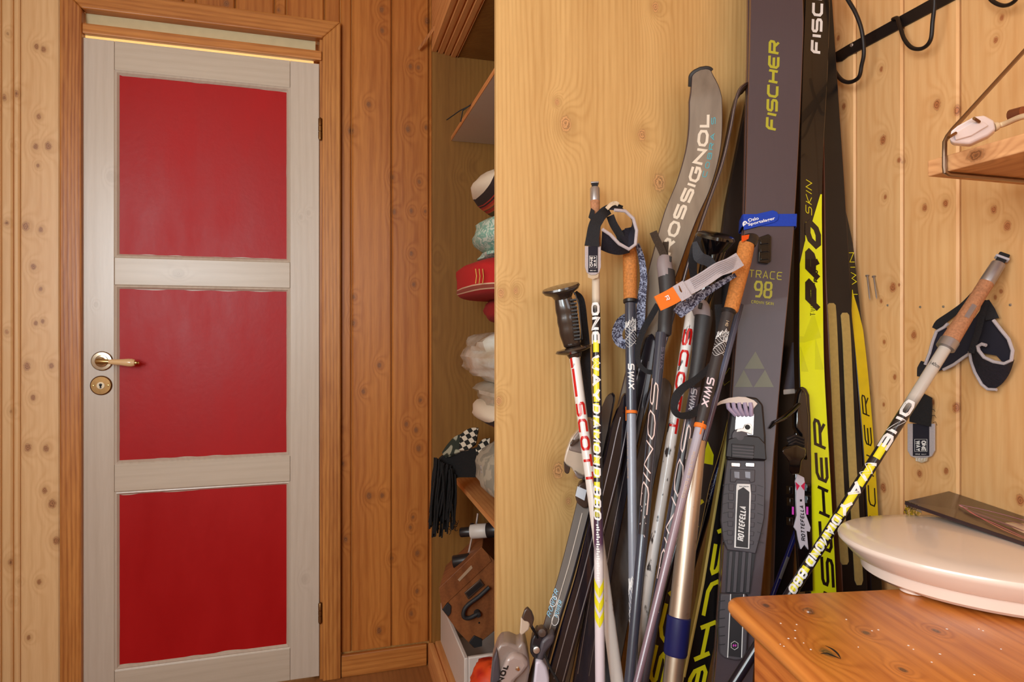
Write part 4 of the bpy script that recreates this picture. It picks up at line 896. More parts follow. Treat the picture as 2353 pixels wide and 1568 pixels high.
blob('cap_label', [(1327, 1118), (1348, 1127), (1343, 1151), (1322, 1140)], Yb-.0065, .0015, mat('label_blue', lin(206, 214, 226), .5), hc_, .0)
Yt = 1.09
tb = blob('toe_binding', [(1125, 1590), (1131, 1524), (1142, 1493), (1150, 1481), (1168, 1478), (1191, 1488), (1199, 1475), (1208, 1484), (1215, 1518), (1218, 1540), (1210, 1590)], Yt+.012, .05, GRB, dk, .008)
blob('toe_wing', [(1126, 1585), (1132, 1522), (1142, 1495), (1147, 1520), (1150, 1560), (1150, 1585)], Yt+.006, .02, DG, tb, .004)
blob('toe_cover', [(1143, 1590), (1152, 1545), (1164, 1515), (1180, 1504), (1205, 1511), (1216, 1530), (1200, 1552), (1182, 1568), (1178, 1590)], Yt, .03, mat('binding_taupe', lin(166, 148, 142), .32, coat=.3), tb, .007)
a_, b_ = PY(1147, 1572, Yt-.0012), PY(1164, 1527, Yt-.0012); d_ = (b_-a_).normalized(); u_ = V(-d_.z, 0, d_.x)
textpart('maker_name', DARK, tb, 'ROSSIGNOL', lambda u, v: a_-d_*.065+d_*u+u_*v, .10, .0105, sw=.26, w=.72, sp=.2)
mb = MB(); mb.lathe(PY(1190, 1538, Yt), V(0, -1, 0), [(0, 0), (0, .0045), (.002, .003), (.0025, 0)], 12); mb.build('rivet', CHROME, tb)
blob('heel_arm', [(1224, 1590), (1231, 1522), (1243, 1519), (1256, 1535), (1262, 1560), (1262, 1590)], Yt+.0, .03, LAV, dk, .007)
blob('arm_hood', [(1232, 1524), (1244, 1475), (1258, 1462), (1276, 1460), (1272, 1480), (1256, 1500), (1248, 1522)], Yt+.006, .03, DG, dk, .006)
mb = MB(); mb.lathe(PY(1245, 1452, Yt+.02), V(-.3, -1, .2), [(-.01, 0), (-.01, .010), (.004, .0105), (.010, .007), (.011, 0)], 20); mb.build('release_knob', BRD, dk)
blob('brake_block', [(1217, 1500), (1222, 1470), (1234, 1450), (1250, 1468), (1244, 1500), (1236, 1520), (1224, 1512)], Yt+.012, .03, DG2, dk, .004)
mb = MB(); mb.lathe(PY(1232, 1492, Yt+.012), V(-.2, -1, .1), [(-.004, 0), (-.004, .0062), (.006, .0062), (.007, .004), (.007, 0)], 16); mb.build('tension_screw', ALU, dk)
mb = MB(); mb.tube([PY(1219, 1436, Yt+.004), PY(1228, 1452, Yt+.01), PY(1240, 1476, Yt+.018)], .003, 8); br = mb.build('brake_arm', BLKG, dk)
blob('brake_paddle', [(1197, 1440), (1200, 1418), (1205, 1404), (1212, 1397), (1222, 1408), (1228, 1424), (1222, 1446), (1210, 1436)], Yt, .01, BRD, br, .003)
blob('brake_tip', [(1194, 1457), (1197, 1420), (1205, 1428), (1214, 1430), (1218, 1436), (1216, 1448), (1203, 1459), (1198, 1462)], Yt-.002, .01, CRM, br, .003)
mb = MB(); mb.tube([PY(1252, 1505, Yt+.0), PY(1264, 1535, Yt), PY(1278, 1560, Yt), PY(1290, 1580, Yt)], .0022, 8); mb.build('safety_cord', CORD, dk)
# ------------------------------------------------------------------ poles
class Pole:
    def __init__(s, a, b, name, label, group=None, cat='ski pole', foot=.01):
        s.A, s.B = PY(*a), PY(*b); s.d = (s.B-s.A).normalized(); s.L = (s.B-s.A).length
        end = s.A+s.d*((foot-s.A.z)/s.d.z); s.end = end
        s.root = thing(name, label, cat, (end.x, end.y, 0), group)
        c = s.A+s.d*s.L*.5; vn = view_n(c); s.e3 = (vn-s.d*vn.dot(s.d)).normalized(); s.e2 = s.e3.cross(s.d)   # e2: to the right
        if s.e2.dot(V(ca, -sa, 0)) < 0: s.e2 = -s.e2
        s.rad = []
    def t(s, py):
        Az, Ad = s.A.z-CAMZ, depth(s.A); dz, dd = s.d.z, depth(s.d); k = (HY-py)/F
        return (k*Ad-Az)/(dz-k*dd)
    def pt(s, py): return s.A+s.d*s.t(py)
    def r(s, py, wpx): return wpx/2*mpp(s.pt(py))
    def seg(s, name, rows, m, parent=None, n=24, caps=True):
        """rows: (py, width px); py 'end' = the floor"""
        mb = MB(); P = []
        for py, wpx in rows:
            if py == 'end': P.append((s.t(1568)*0+(s.end-s.A).dot(s.d), s.r(1568, wpx)))
            else: P.append((s.t(py), s.r(py, wpx)))
        P = [(P[0][0], 0)]+P+[(P[-1][0], 0)]
        mb.lathe(s.A, s.d, P, n, s.e3); return mb.build(name, m, parent or s.root)
    def wrap(s, py0, wpx, ang=0.0, down=True, n=.0006):
        r = s.r(py0, wpx)+n; t0 = s.t(py0); sg = 1 if down else -1
        def f(u, v):
            a = ang+sg*v/r
            return s.A+s.d*(t0+sg*u)+s.e3*r*math.cos(a)+s.e2*r*math.sin(a)
        return f
    def text(s, name, text, py0, py1, h, wpx, m, ang=0.0, **kw):
        L = abs(s.t(py1)-s.t(py0)); mb = MB(); text_mb(mb, text, s.wrap(py0, wpx, ang), L, h, nsub=.003, **kw)
        return mb.build(name, m, s.root, smooth=False)
    def patch(s, name, py0, py1, wpx, a0, a1, m, n=.0003):
        """film on the shaft between two heights and two angles (0 = towards the camera, + = right)"""
        mb = MB(); k = max(2, int(abs(a1-a0)/.3)+1); f = s.wrap(py0, wpx, 0, True, n); r = s.r(py0, wpx); L = s.t(py1)-s.t(py0)
        for j in range(k):
            b0, b1 = a0+(a1-a0)*j/k, a0+(a1-a0)*(j+1)/k; mb.quad(f(0, b0*r), f(0, b1*r), f(L, b1*r), f(L, b0*r))
        return mb.build(name, m, s.root, smooth=False)
def tube_px(name, pts, m, parent, n=14, flat=1.0, up=None, smooth=True):
    """pts (px, py, Y, width px)"""
    P = [PY(a, b, c) for a, b, c, d in pts]; R_ = [d/2*mpp(p) for p, (a, b, c, d) in zip(P, pts)]
    mb = MB(); mb.tube(P, R_, n, flat=flat, up=up); return mb.build(name, m, parent)
def band_px(name, A, B, m, parent, th=.0016, n=6):
    """strip between two edge curves of (px, py, Y)"""
    PA = spline([PY(*a) for a in A], n); PB = spline([PY(*b) for b in B], n); mb = MB(); k = min(len(PA), len(PB)); R_ = []
    for i in range(k):
        a, b = PA[i], PB[i]; t = (PA[min(i+1, k-1)]-PA[max(i-1, 0)]).normalized(); nn = t.cross((b-a).normalized())
        nn = nn.normalized() if nn.length > 1e-6 else V(0, 1, 0)
        R_.append([a-nn*th/2, b-nn*th/2, b+nn*th/2, a+nn*th/2])
    mb.rings(R_); return mb.build(name, m, parent)
def ribbon_px(name, pts, wpx, m, parent, th=.0016, n=6, wd=None):
    P = spline([PY(*a) for a in pts], n); k = len(P); W_ = []
    for i in range(k):
        t = (P[min(i+1, k-1)]-P[max(i-1, 0)]).normalized(); W_.append(t.cross(view_n(P[i])).normalized() if wd is None else wd)
    ws = wpx if isinstance(wpx, (list, tuple)) else [wpx]*len(pts); D = []
    for i in range(k):
        f = i/n; j = min(int(f), len(ws)-2); q = f-j; D.append((ws[j]*(1-q)+ws[j+1]*q)*mpp(P[i]))
    mb = MB(); mb.ribbon(P, W_, D, th); return mb.build(name, m, parent)
def panel_px(name, pts, m, parent, th=.002, bev=0):
    """soft flat panel from outline points (px, py, Y) (roughly planar)"""
    P = [PY(*a) for a in pts]; c = sum(P, V(0, 0, 0))/len(P); d = -view_n(c); mb = MB(); mb.prism(P, d*th); return mb.build(name, m, parent, smooth=False, bevel=bev)
def gradient_pole(name, stops, axis_top, axis_len, rough=.28, coat=.4, metal=0.0):
    m, nt, b = base_mat(name); g = nd(nt, 'ShaderNodeNewGeometry'); sp_ = nd(nt, 'ShaderNodeSeparateXYZ'); nt.links.new(g.outputs['Position'], sp_.inputs[0])
    f = mrange(nt, sp_.outputs['Z'], axis_top, axis_top-axis_len)
    cr = nd(nt, 'ShaderNodeValToRGB'); nt.links.new(f, cr.inputs[0]); el = cr.color_ramp.elements
    el[0].position = stops[0][0]; el[0].color = (*stops[0][1], 1); el[1].position = stops[-1][0]; el[1].color = (*stops[-1][1], 1)
    for p, c in stops[1:-1]: e = el.new(p); e.color = (*c, 1)
    nt.links.new(cr.outputs[0], b.inputs['Base Color']); b.inputs['Roughness'].default_value = rough; b.inputs['Coat Weight'].default_value = coat; b.inputs['Metallic'].default_value = metal
    return m
def basket(s, wpx=90, m=BLK):
    c = s.end-s.d*.07; mb = MB(); mb.lathe(c, s.d, [(0, .009), (0, .04), (.003, .042), (.006, .04), (.004, .009)], 20, s.e3); mb.build('basket', m, s.root)

# -- white alpine pole with moulded brown-black grip
BG = mat('grip_brown_black', lin(52, 40, 34), .22, var=.1, coat=.5)
pa = Pole((1312, 760, 1.205), (1418, 1568, 1.062), 'alpine_ski_pole', 'white ski pole with red capitals and finger-moulded black grip, leftmost of the poles')
pa.seg('shaft', [(800, 24), (1200, 25), (1568, 30), ('end', 22)], mottled('scuffed_white', lin(236, 228, 222), lin(120, 96, 90), 55, .28, .63, .68, (1, 1, .4), 4, .4)); basket(pa)
G_ = [(1287, 668), (1289, 690), (1295, 715), (1298, 740), (1301, 765), (1306, 792)]
mb = MB(); R_ = []
prof = [(1283, 676, 34), (1287, 690, 34), (1294, 712, 37), (1297, 722, 42), (1300, 736, 36), (1303, 750, 43), (1306, 763, 37), (1309, 776, 42), (1312, 790, 38), (1314, 798, 40)]
for (x, y, wpx) in [(1290, 672, 36), (1294, 686, 40), (1299, 706, 48), (1302, 716, 52), (1303, 726, 46), (1305, 740, 52), (1307, 752, 46), (1309, 764, 50), (1311, 778, 44), (1314, 790, 40), (1316, 800, 42)]:
    c = PY(x, y, 1.195); r_ = wpx/2*mpp(c); R_.append([c+pa.e2*r_*math.cos(q)*1.0+pa.e3*r_*.62*math.sin(q) for q in [2*math.pi*j/20 for j in range(20)]])
mb.rings(R_); gr = mb.build('grip', BG, pa.root, sub=1)
mb = MB(); c = PY(1290, 668, 1.195); ax = (pa.d*-1+pa.e3*.45+pa.e2*-.10).normalized(); mb.lathe(c, ax, [(-.016, .016), (-.008, .020), (-.002, .031), (.004, .0345), (.008, .033), (.009, .0)], 32, pa.e2, 1.12, .85); mb.build('grip_crown', BG, gr)
mb = MB(); c = PY(1317, 802, 1.192); mb.lathe(c, (pa.d+pa.e3*-.25+pa.e2*.1).normalized(), [(-.004, .014), (-.002, .030), (.002, .033), (.005, .029), (.010, .014), (.018, .011), (.018, 0)], 32, pa.e2, 1.12, .8); mb.build('hand_guard', BG, gr)
for k in range(12):
    y_ = 690+k*8.2; x_ = 1314+k*.9; c = PY(x_+3, y_, 1.179-.0); mb = MB(); mb.obox(c, pa.e2, pa.d, pa.e3, .0062, .0016, .004); mb.build('grip_rib', BLKM, gr, smooth=False)
tube_px('strap_cord', [(1315, 668, 1.178, 3), (1322, 676, 1.174, 3), (1330, 700, 1.170, 3), (1334, 740, 1.172, 3), (1338, 780, 1.18, 3)], BLKM, pa.root, 6)
ribbon_px('wrist_strap', [(1322, 672, 1.20), (1336, 690, 1.212), (1342, 740, 1.218), (1345, 800, 1.222), (1346, 880, 1.224), (1352, 950, 1.222), (1357, 968, 1.218)], [10, 14, 16, 22, 26, 22, 10], WEB, pa.root)
AA = -.15
pa.text('maker_name', 'SCOTT', 925, 1115, .021, 25, PRED, AA, sw=.24, w=.95, sp=.2)
pa.patch('red_flash', 848, 912, 24, -.9, -.35, PRED); pa.text('small_lettering', 'TEAM 4', 822, 848, .006, 24, PRED, -.6, sw=.2) if False else None
pa.patch('red_flash', 820, 846, 24, -1.1, -.5, PRED)

# -- racing pole with black-yellow lettering, cork top and pad strap
pb = Pole((1367, 440, 1.225), (1379, 1568, 1.03), 'racing_ski_pole', 'slim racing pole with yellow and white capitals, aluminium top and black wrist strap, standing upright')
sh = gradient_pole('racing_shaft', [(0, lin(206, 190, 170)), (.10, lin(206, 190, 170)), (.13, lin(30, 26, 30)), (.60, lin(26, 22, 30)), (.70, lin(90, 60, 90)), (.74, lin(226, 220, 222)), (1, lin(214, 200, 210))], pb.pt(600).z, pb.pt(600).z-pb.pt(1568).z)
pb.seg('shaft', [(600, 18), (700, 19), (1000, 21), (1568, 23), ('end', 16)], sh); basket(pb)
pb.seg('head', [(432, 20), (434, 22), (462, 22), (463, 21)], ALUD); pb.seg('cork_grip', [(463, 22), (480, 21), (520, 24), (600, 25), (602, 20)], CORKD)
mb = MB(); c = pb.pt(427); mb.obox(c, pb.e2, pb.d, pb.e3, .0065, .008, .004); mb.build('strap_slot', WEB, pb.root, smooth=False)
mb = MB(); c = pb.pt(421); mb.obox(c, pb.e2, pb.d, pb.e3, .0085, .0018, .0055); mb.build('head_clip', ALUD, pb.root, bevel=.001)
def raceprint(pp, y0, y1, y2, y3, y4, wpx, ang):
    pp.text('maker_name', 'ONE WAY', y0, y1, .0195, wpx, WPR, ang, sw=.27, w=1.0, sp=.12)
    for k, (a, b) in enumerate(((.38, .50), (.56, .74), (.80, 1.0))):
        pp.patch('yellow_flash', y0+(y1-y0)*a, y0+(y1-y0)*b, wpx, ang-.55, ang+.75, YEL, .00025)
    for k in range(9):
        a = y1+(y2-y1)*(k+.1)/9; pp.patch('yellow_flash', a, a+(y2-y1)*.075, wpx, ang-.75, ang+.65, YEL, .00025)
    pp.text('model_lettering', 'DIAMOND 880', y1+6, y2, .016, wpx, WPR, ang, sw=.22, w=.9, sp=.25, slant=.2)
raceprint(pb, 698, 925, 1195, 0, 0, 21, -.25)
for k in range(24):
    yy = 1205+k*5.5; pb.patch('fine_print', yy, yy+3, 22.5, -.5+.1*(k % 2), -.05+.15*(k % 3), WPR, .0004)
for k in range(3):
    y_ = 1328+k*34; f = pb.wrap(y_, 22.6, 0); r_ = pb.r(y_, 22.6); mb = MB(); h_ = 22*mpp(pb.pt(y_))
    for s_ in (-1, 1):
        for j in range(4):
            a0, a1 = s_*(.02+.30*j)*r_, s_*(.02+.30*(j+1))*r_; mb.quad(f(h_*(1-j/4), a0), f(h_*(1-(j+1)/4), a1), f(h_*(1-(j+1)/4)+h_*.9, a1), f(h_*(1-j/4)+h_*.9, a0))
    mb.build('chevron', YEL, pb.root, smooth=False)
# strap: pad loop
PAD = mat('strap_pad', lin(28, 22, 32), .95, var=.6, scale=260, bump=.9); PADN = mat('strap_navy', lin(28, 26, 40), .9, var=.1)
Y_ = 1.17
ps = ribbon_px('wrist_strap', [(1400, 484, Y_+.01), (1386, 492, Y_), (1374, 504, Y_), (1366, 520, Y_-.002), (1362, 545, Y_-.002), (1360, 566, Y_-.002)], [18, 22, 28, 28, 30, 34], WEB, pb.root)
panel_px('strap_flap', [(1352, 500, Y_+.04), (1358, 478, Y_+.04), (1366, 484, Y_+.03), (1366, 512, Y_+.03)], WEB, pb.root)
band_px('strap_pad', [(1384, 527, Y_), (1402, 540, Y_-.004), (1422, 560, Y_-.008), (1445, 575, Y_-.008)], [(1381, 574, Y_+.02), (1402, 582, Y_+.02), (1424, 585, Y_+.018), (1447, 580, Y_+.004)], PAD, pb.root, .003)
band_px('strap_pad', [(1445, 575, Y_-.008), (1460, 562, Y_-.008), (1463, 530, Y_-.008), (1455, 502, Y_-.008), (1436, 485, Y_-.006), (1412, 482, Y_), (1396, 480, Y_+.005)],
        [(1412, 560, Y_+.03), (1428, 532, Y_+.03), (1450, 524, Y_+.03), (1453, 506, Y_+.03), (1438, 488, Y_+.03), (1416, 470, Y_+.03), (1390, 486, Y_+.02)], PADN, pb.root, .003)
tube_px('strap_binding', [(x, y, Y_-.009, 8) for x, y in ((1384, 527), (1402, 539), (1422, 560), (1445, 573), (1460, 562), (1463, 530), (1455, 502), (1436, 485), (1412, 483))], TRIMG, pb.root, 8)
ribbon_px('strap_web', [(1402, 496, Y_+.01), (1410, 516, Y_+.012), (1424, 540, Y_+.015), (1428, 556, Y_+.015)], 18, WEB, pb.root)
panel_px('strap_pad', [(1425, 545, Y_+.012), (1436, 525, Y_+.02), (1452, 522, Y_+.02), (1457, 555, Y_+.0), (1444, 570, Y_-.002)], PAD, pb.root)
ribbon_px('strap_web', [(1372, 494, Y_+.03), (1388, 480, Y_+.02), (1410, 472, Y_+.018), (1430, 478, Y_+.02)], 10, WEB, pb.root)
ribbon_px('strap_lining', [(1394, 480, Y_), (1404, 470, Y_), (1414, 467, Y_), (1421, 470, Y_)], 9, mat('fleece_cream', lin(206, 186, 160), .95, var=.3, scale=200, bump=.8), pb.root)
def tabpiece(root, cx, y0, y1, wd, pf, turned):
    """hanging strap end; pf(x, y, o) gives the point at pixel x, y, o towards the room"""
    def slab(nm, pts, m, o, th, par, bev=0):
        top = [pf(x, y, o) for x, y in pts]; d = pf(pts[0][0], pts[0][1], o-.01)-pf(pts[0][0], pts[0][1], o); c = (pf(cx, y0, o)-pf(cx+5, y0, o)).cross(V(0, 0, 1)).normalized()
        c = c if c.dot(view_n(top[0])) < 0 else -c; mb = MB(); mb.prism(top, c*th); return mb.build(nm, m, par, smooth=False, bevel=bev)
    o = slab('strap_tab', [(cx-wd/2, y0), (cx+wd/2, y0), (cx+wd/2, y1-16), (cx+wd*.38, y1-3), (cx+wd*.15, y1+2), (cx-wd*.15, y1+2), (cx-wd*.38, y1-3), (cx-wd/2, y1-16)], TRIMG, 0, .003, root, .0006)
    iw = wd*.60; slab('tab_inlay', [(cx-iw/2, y0), (cx+iw/2, y0), (cx+iw/2, y1-4), (cx-iw/2, y1-4)], PADN, .001, .001, o)
    bw, by0, by1 = wd*.46, y1-42, y1-14
    mb = MB(); mb.tube([pf(x, y, .0016) for x, y in ((cx-bw/2, by0), (cx+bw/2, by0), (cx+bw/2, by1), (cx-bw/2, by1))], .0005, 4, loop=True); mb.build('label_frame', WPR, o, smooth=False)
    rt = (pf(cx+8, by0, .0016)-pf(cx-8, by0, .0016)); kx = rt.length/16; rt.normalize()
    for j, wrd in enumerate(('ONE', 'WAY')):
        xx = cx+(-1 if (j == 0) != turned else 1)*bw*.23; sg = 1 if turned else -1
        a = pf(xx, by0+3 if turned else by1-3, .0018)
        textpart('lettering', WPR, o, wrd, lambda u, v, a=a, sg=sg: a+rt*(v*sg)+V(0, 0, -sg*u), (by1-by0-6)*kx, bw*.36*kx, sw=.24, w=.9, sp=.2)
    a = pf(cx-wd*.2, y1-8, .0018); textpart('lettering', WPR, o, 'ONE WAY', lambda u, v: a+rt*u+V(0, 0, v), wd*.4*kx, 2.4*kx, sw=.2)
    if turned:
        e = slab('tab_end', [(cx-14, y1-4), (cx+16, y1-4), (cx+14, y1+8), (cx+2, y1+12), (cx-12, y1+8)], MATS['clear_tab'], .0, .001, root)
        a2 = pf(cx-11, y1+4, .0006); textpart('lettering', WPR, e, 'LEFT', lambda u, v: a2+rt*(u+v*.2)+V(0, 0, v), 22*kx, 6*kx, sw=.2)
    return o
mat('clear_tab', lin(206, 186, 160), .3)
tabpiece(pb.root, 1363, 566, 630, 36, lambda x, y, o: PY(x, y, Y_-.004-o), False)
panel_px('tab_end', [(1350, 626, Y_-.002), (1376, 626, Y_-.002), (1374, 638, Y_-.002), (1362, 642, Y_-.002), (1351, 638, Y_-.002)], mat('clear_tab', lin(206, 186, 160), .3), pb.root, .001)

# -- cork-handled touring pole no. 1
def swix_pat(pp, y0, y1, wpx, parent=None):
    """white line drawing bands"""
    for k in range(14):
        y_ = y0+(y1-y0)*(k/14); f = pp.wrap(y_, wpx, 0, True, .0004); r_ = pp.r(y_, wpx); w_ = mpp(pp.pt(y_))
        amp = (y1-y0)*.09*w_; mb = MB(); pts = [f(amp*math.sin(k*.9+j*.55)+ (amp*1.2 if k < 4 else 0)*math.sin(j*2.1+k), (-1.15+2.3*j/12)*r_) for j in range(13)]
        mb.tube(pts, .00035 if k > 4 else .0006, 4); mb.build('line_print', WPR, pp.root, smooth=False)
pc_ = Pole((1447, 560, 1.222), (1457, 1568, 1.045), 'touring_pole', 'touring pole with straight cork handle, charcoal above and pale grey below an orange ring')
pc_.seg('cork_grip', [(540, 28), (544, 31), (600, 32), (688, 31), (690, 28)], CORK); pc_.seg('grip_collar', [(688, 29), (690, 33), (696, 32), (698, 26)], BLK)
pc_.seg('shaft', [(696, 25), (950, 25), (952, 24)], SLATE); pc_.seg('lower_shaft', [(950, 22), (1340, 21), (1568, 19), ('end', 14)], SLATEL); basket(pc_)
pc_.seg('ring', [(944, 26), (946, 27), (950, 27), (951, 25)], ORANGE); pc_.patch('ring_mark', 936, 968, 26, -1.3, -1.0, ORANGE, .001)
pc_.text('maker_name', 'SWIX', 838, 897, .0135, 26, WPR, .05, sw=.2, w=.8, sp=.12, slant=.15)
swix_pat(pc_, 742, 800, 26); swix_pat(pc_, 1330, 1440, 21.5)
pc_.text('model_lettering', 'MOUNTAIN TOURING', 995, 1100, .0045, 22, mat('rose_print', lin(196, 170, 150), .5), -.95, sw=.2)
ribbon_px('wrist_strap', [(1464, 560, 1.195), (1474, 595, 1.20), (1479, 640, 1.196), (1474, 690, 1.192), (1470, 740, 1.190), (1460, 775, 1.187)], [10, 14, 16, 20, 22, 18], PATT, pc_.root)
ribbon_px('wrist_strap', [(1445, 728, 1.215), (1428, 742, 1.205), (1418, 765, 1.196), (1424, 786, 1.190), (1445, 792, 1.187), (1462, 780, 1.185)], [22, 26, 24, 22, 22, 18], PATT, pc_.root)

# -- slate pole with rubber grip, strap end sticking up
RUB = mat('rubber_grip', lin(46, 44, 46), .5, var=.1, scale=200, bump=.1); GTOP = mat('grip_cap_grey', lin(138, 126, 128), .45, var=.04)
def rubber_pole(top, bot, name, label, capw, ytop, ygrip0, ygrip1, yfoot, dx=8):
    pp = Pole(top, bot, name, label)
    return pp
pd = Pole((1531, 640, 1.155), (1446, 1568, 1.00), 'nordic_pole', 'slate blue pole, black rubber grip with ribbed strap end sticking up from its grey cap')
def bent(pp, rows, m, name, parent=None, n=18, flat=.9):
    """rows (px, py, width) with Y from the pole line"""
    mb = MB(); R_ = []
    for x, y, wpx in rows:
        c = PY(x, y, pp.pt(y).y); r_ = wpx/2*mpp(c); R_.append([c+pp.e2*r_*math.cos(q)+pp.e3*r_*flat*math.sin(q) for q in [2*math.pi*j/n for j in range(n)]])
    mb.rings(R_); return mb.build(name, m, parent or pp.root)
g_ = bent(pd, [(1531, 622, 38), (1532, 640, 39), (1534, 680, 36), (1530, 720, 33), (1528, 750, 32), (1527, 768, 31), (1526, 771, 26)], RUB, 'grip')
cp = bent(pd, [(1528, 590, 28), (1527, 596, 33), (1527, 612, 36), (1530, 628, 37.5), (1532, 642, 38.5)], GTOP, 'grip_cap')
mb = MB(); mb.obox(PY(1540, 596, pd.pt(596).y-.0135), pd.e2, pd.d, pd.e3, .0028, .006, .0015); mb.build('cap_slot', DARK, cp, bevel=.001)
pd.seg('shaft', [(766, 25), (1200, 24), (1568, 23), ('end', 14)], SLATE); basket(pd)
ribbon_px('strap_end', [(1527, 592, 1.16), (1518, 570, 1.158), (1508, 550, 1.156), (1501, 533, 1.154)], 17, mat('ribbed_brown_webbing', lin(60, 46, 34), .85, var=.5, scale=400, bump=.8), pd.root)
ribbon_px('strap_end', [(1528, 592, 1.164), (1529, 572, 1.164), (1530, 556, 1.164)], 14, MATS['ribbed_brown_webbing'], pd.root)
ribbon_px('wrist_strap', [(1512, 700, 1.165), (1495, 730, 1.167), (1478, 760, 1.167), (1466, 800, 1.16), (1468, 835, 1.15), (1485, 853, 1.14), (1504, 856, 1.135)], [14, 14, 14, 12, 11, 11, 11], WEB, pd.root)
def script_print(pp, y0, y1, wpx, ang=-.2, word='SONIC'):
    pp.patch('dark_field', y0+6, y1-6, wpx, ang-.55, ang+.75, mat('print_brownblack', lin(46, 38, 40), .3), .00025)
    pp.text('script_print', word, y0, y1-60, .0165, wpx, mat('print_blush', lin(232, 206, 200), .4), ang, sw=.13, w=1.5, sp=.35, slant=.5)
    for k in (0, 1):
        f = pp.wrap(y1-70+k*30, wpx, ang); w_ = mpp(pp.pt(y1)); mb = MB(); mb.tube([f(-30*w_, -.006+k*.002), f(-5*w_, .004), f(10*w_, -.004), f(38*w_, .007)], .0007, 4); mb.build('print_stroke', MATS['print_blush'], pp.root, smooth=False)
script_print(pd, 880, 1235, 25, -.3)
pd.text('maker_name', 'SWIX', 800, 850, .007, 25, mat('print_dim', lin(120, 112, 130), .4), .6, sw=.16)

# -- second white alpine pole with black mushroom grip
pe = Pole((1592, 700, 1.155), (1481, 1400, 1.085), 'alpine_ski_pole', 'white ski pole with red capitals and glossy black mushroom grip, behind the orange-tipped strap')
pe.seg('shaft', [(700, 26), (900, 25), (1400, 24), ('end', 18)], WORNW); basket(pe)
pe.text('maker_name', 'SCOTT', 758, 1000, .020, 26, PRED, -.1, sw=.24, w=.95, sp=.2)
Yg = 1.142
gl = tube_px('grip', [(1646, 552, Yg+.005, 66), (1640, 586, Yg+.01, 56), (1628, 630, Yg+.012, 46), (1616, 680, Yg+.012, 38), (1600, 730, Yg+.015, 32)], BLKG, pe.root, 20)
mb = MB(); c = PY(1643, 547, Yg); ax = V(.05, -.35, .93).normalized(); mb.lathe(c, ax, [(-.044, .020), (-.028, .028), (-.012, .036), (0, .041), (.006, .038), (.010, .028), (.012, 0)], 32, V(1, -.2, 0), 1.0, .9); mb.build('grip_crown', BLKG, gl)
ribbon_px('wrist_strap', [(1607, 545, Yg-.02), (1596, 570, Yg-.03), (1592, 600, Yg-.02), (1594, 635, Yg+.0), (1604, 660, Yg)], [12, 18, 20, 16, 14], WEB, pe.root)
ribbon_px('wrist_strap', [(1596, 556, Yg-.032), (1606, 590, Yg-.036), (1626, 600, Yg-.036), (1640, 615, Yg-.034), (1648, 640, Yg-.03)], [10, 26, 24, 18, 12], mat('grey_black_webbing', lin(52, 54, 60), .85, var=.3, scale=420, bump=.6), pe.root)
tube_px('strap_rest', [(1668, 630, Yg+.02, 22), (1666, 680, Yg+.02, 26), (1660, 740, Yg+.01, 16), (1650, 790, Yg+.01, 12)], WEB, pe.root, 10, flat=.4)

# -- second slate pole, rubber grip with hanging loop
pf = Pole((1603, 860, 1.10), (1478, 1568, 1.03), 'nordic_pole', 'slate blue pole with bent black rubber grip and a big loop of black webbing')
g_ = bent(pf, [(1617, 712, 40), (1617, 730, 41), (1612, 770, 37), (1606, 820, 34), (1600, 860, 32), (1594, 888, 31), (1592, 892, 26)], RUB, 'grip')
cp = bent(pf, [(1606, 692, 38), (1607, 698, 44), (1611, 712, 45), (1615, 728, 42)], GTOP, 'grip_cap')
mb = MB(); mb.obox(PY(1609, 703, pf.pt(703).y-.0165), pf.e2, pf.d, pf.e3, .0038, .0065, .0015); mb.build('cap_slot', DARK, cp, bevel=.0015)
pf.seg('shaft', [(888, 25), (1200, 25), (1568, 24), ('end', 15)], mat('pole_slate_violet', lin(66, 62, 76), .28, coat=.4)); basket(pf)
pf.text('maker_name', 'SWIX', 896, 946, .012, 25, mat('print_lilac', lin(200, 194, 204), .4), -.1, sw=.17, w=.8, sp=.12, slant=.15)
script_print(pf, 975, 1405, 25, -.1)
ribbon_px('wrist_strap', [(1650, 700, 1.085), (1652, 760, 1.08), (1640, 830, 1.072), (1605, 868, 1.066), (1572, 890, 1.062), (1554, 912, 1.06), (1549, 940, 1.06), (1562, 955, 1.06), (1590, 952, 1.063), (1618, 930, 1.068), (1640, 890, 1.074), (1648, 850, 1.08)],
          [16, 15, 15, 16, 18, 20, 16, 14, 18, 20, 16, 12], WEB, pf.root)

# -- second cork pole, bent handle with orange cap
pg = Pole((1680, 690, 1.055), (1529, 1304, .965), 'touring_pole', 'touring pole with bent cork handle and orange-black cap, grey strap stretching left from it')
bent(pg, [(1716, 560, 34), (1714, 570, 36), (1708, 600, 36), (1698, 640, 35), (1688, 680, 34), (1680, 712, 33), (1678, 716, 30)], CORK, 'cork_grip')
cp = bent(pg, [(1729, 542, 26), (1727, 545, 34), (1722, 553, 38), (1717, 563, 37)], BLK, 'grip_cap'); 
o_ = panel_px('cap_flash', [(1704, 542, pg.pt(545).y-.0145), (1722, 539, pg.pt(545).y-.0145), (1720, 549, pg.pt(545).y-.0145), (1704, 557, pg.pt(545).y-.0145)], mat('orange_plastic', lin(230, 84, 24), .35), cp, .003)
pg.seg('grip_collar', [(713, 33), (718, 34), (722, 28)], BLK); pg.seg('shaft', [(720, 28), (978, 25)], DKPOLE)
pg.seg('lower_shaft', [(980, 22), (1300, 19), (1568, 17), ('end', 12)], gradient_pole('pole_grey_mauve', [(0, lin(172, 168, 182)), (.3, lin(150, 128, 138)), (1, lin(110, 90, 104))], pg.pt(985).z, .45))
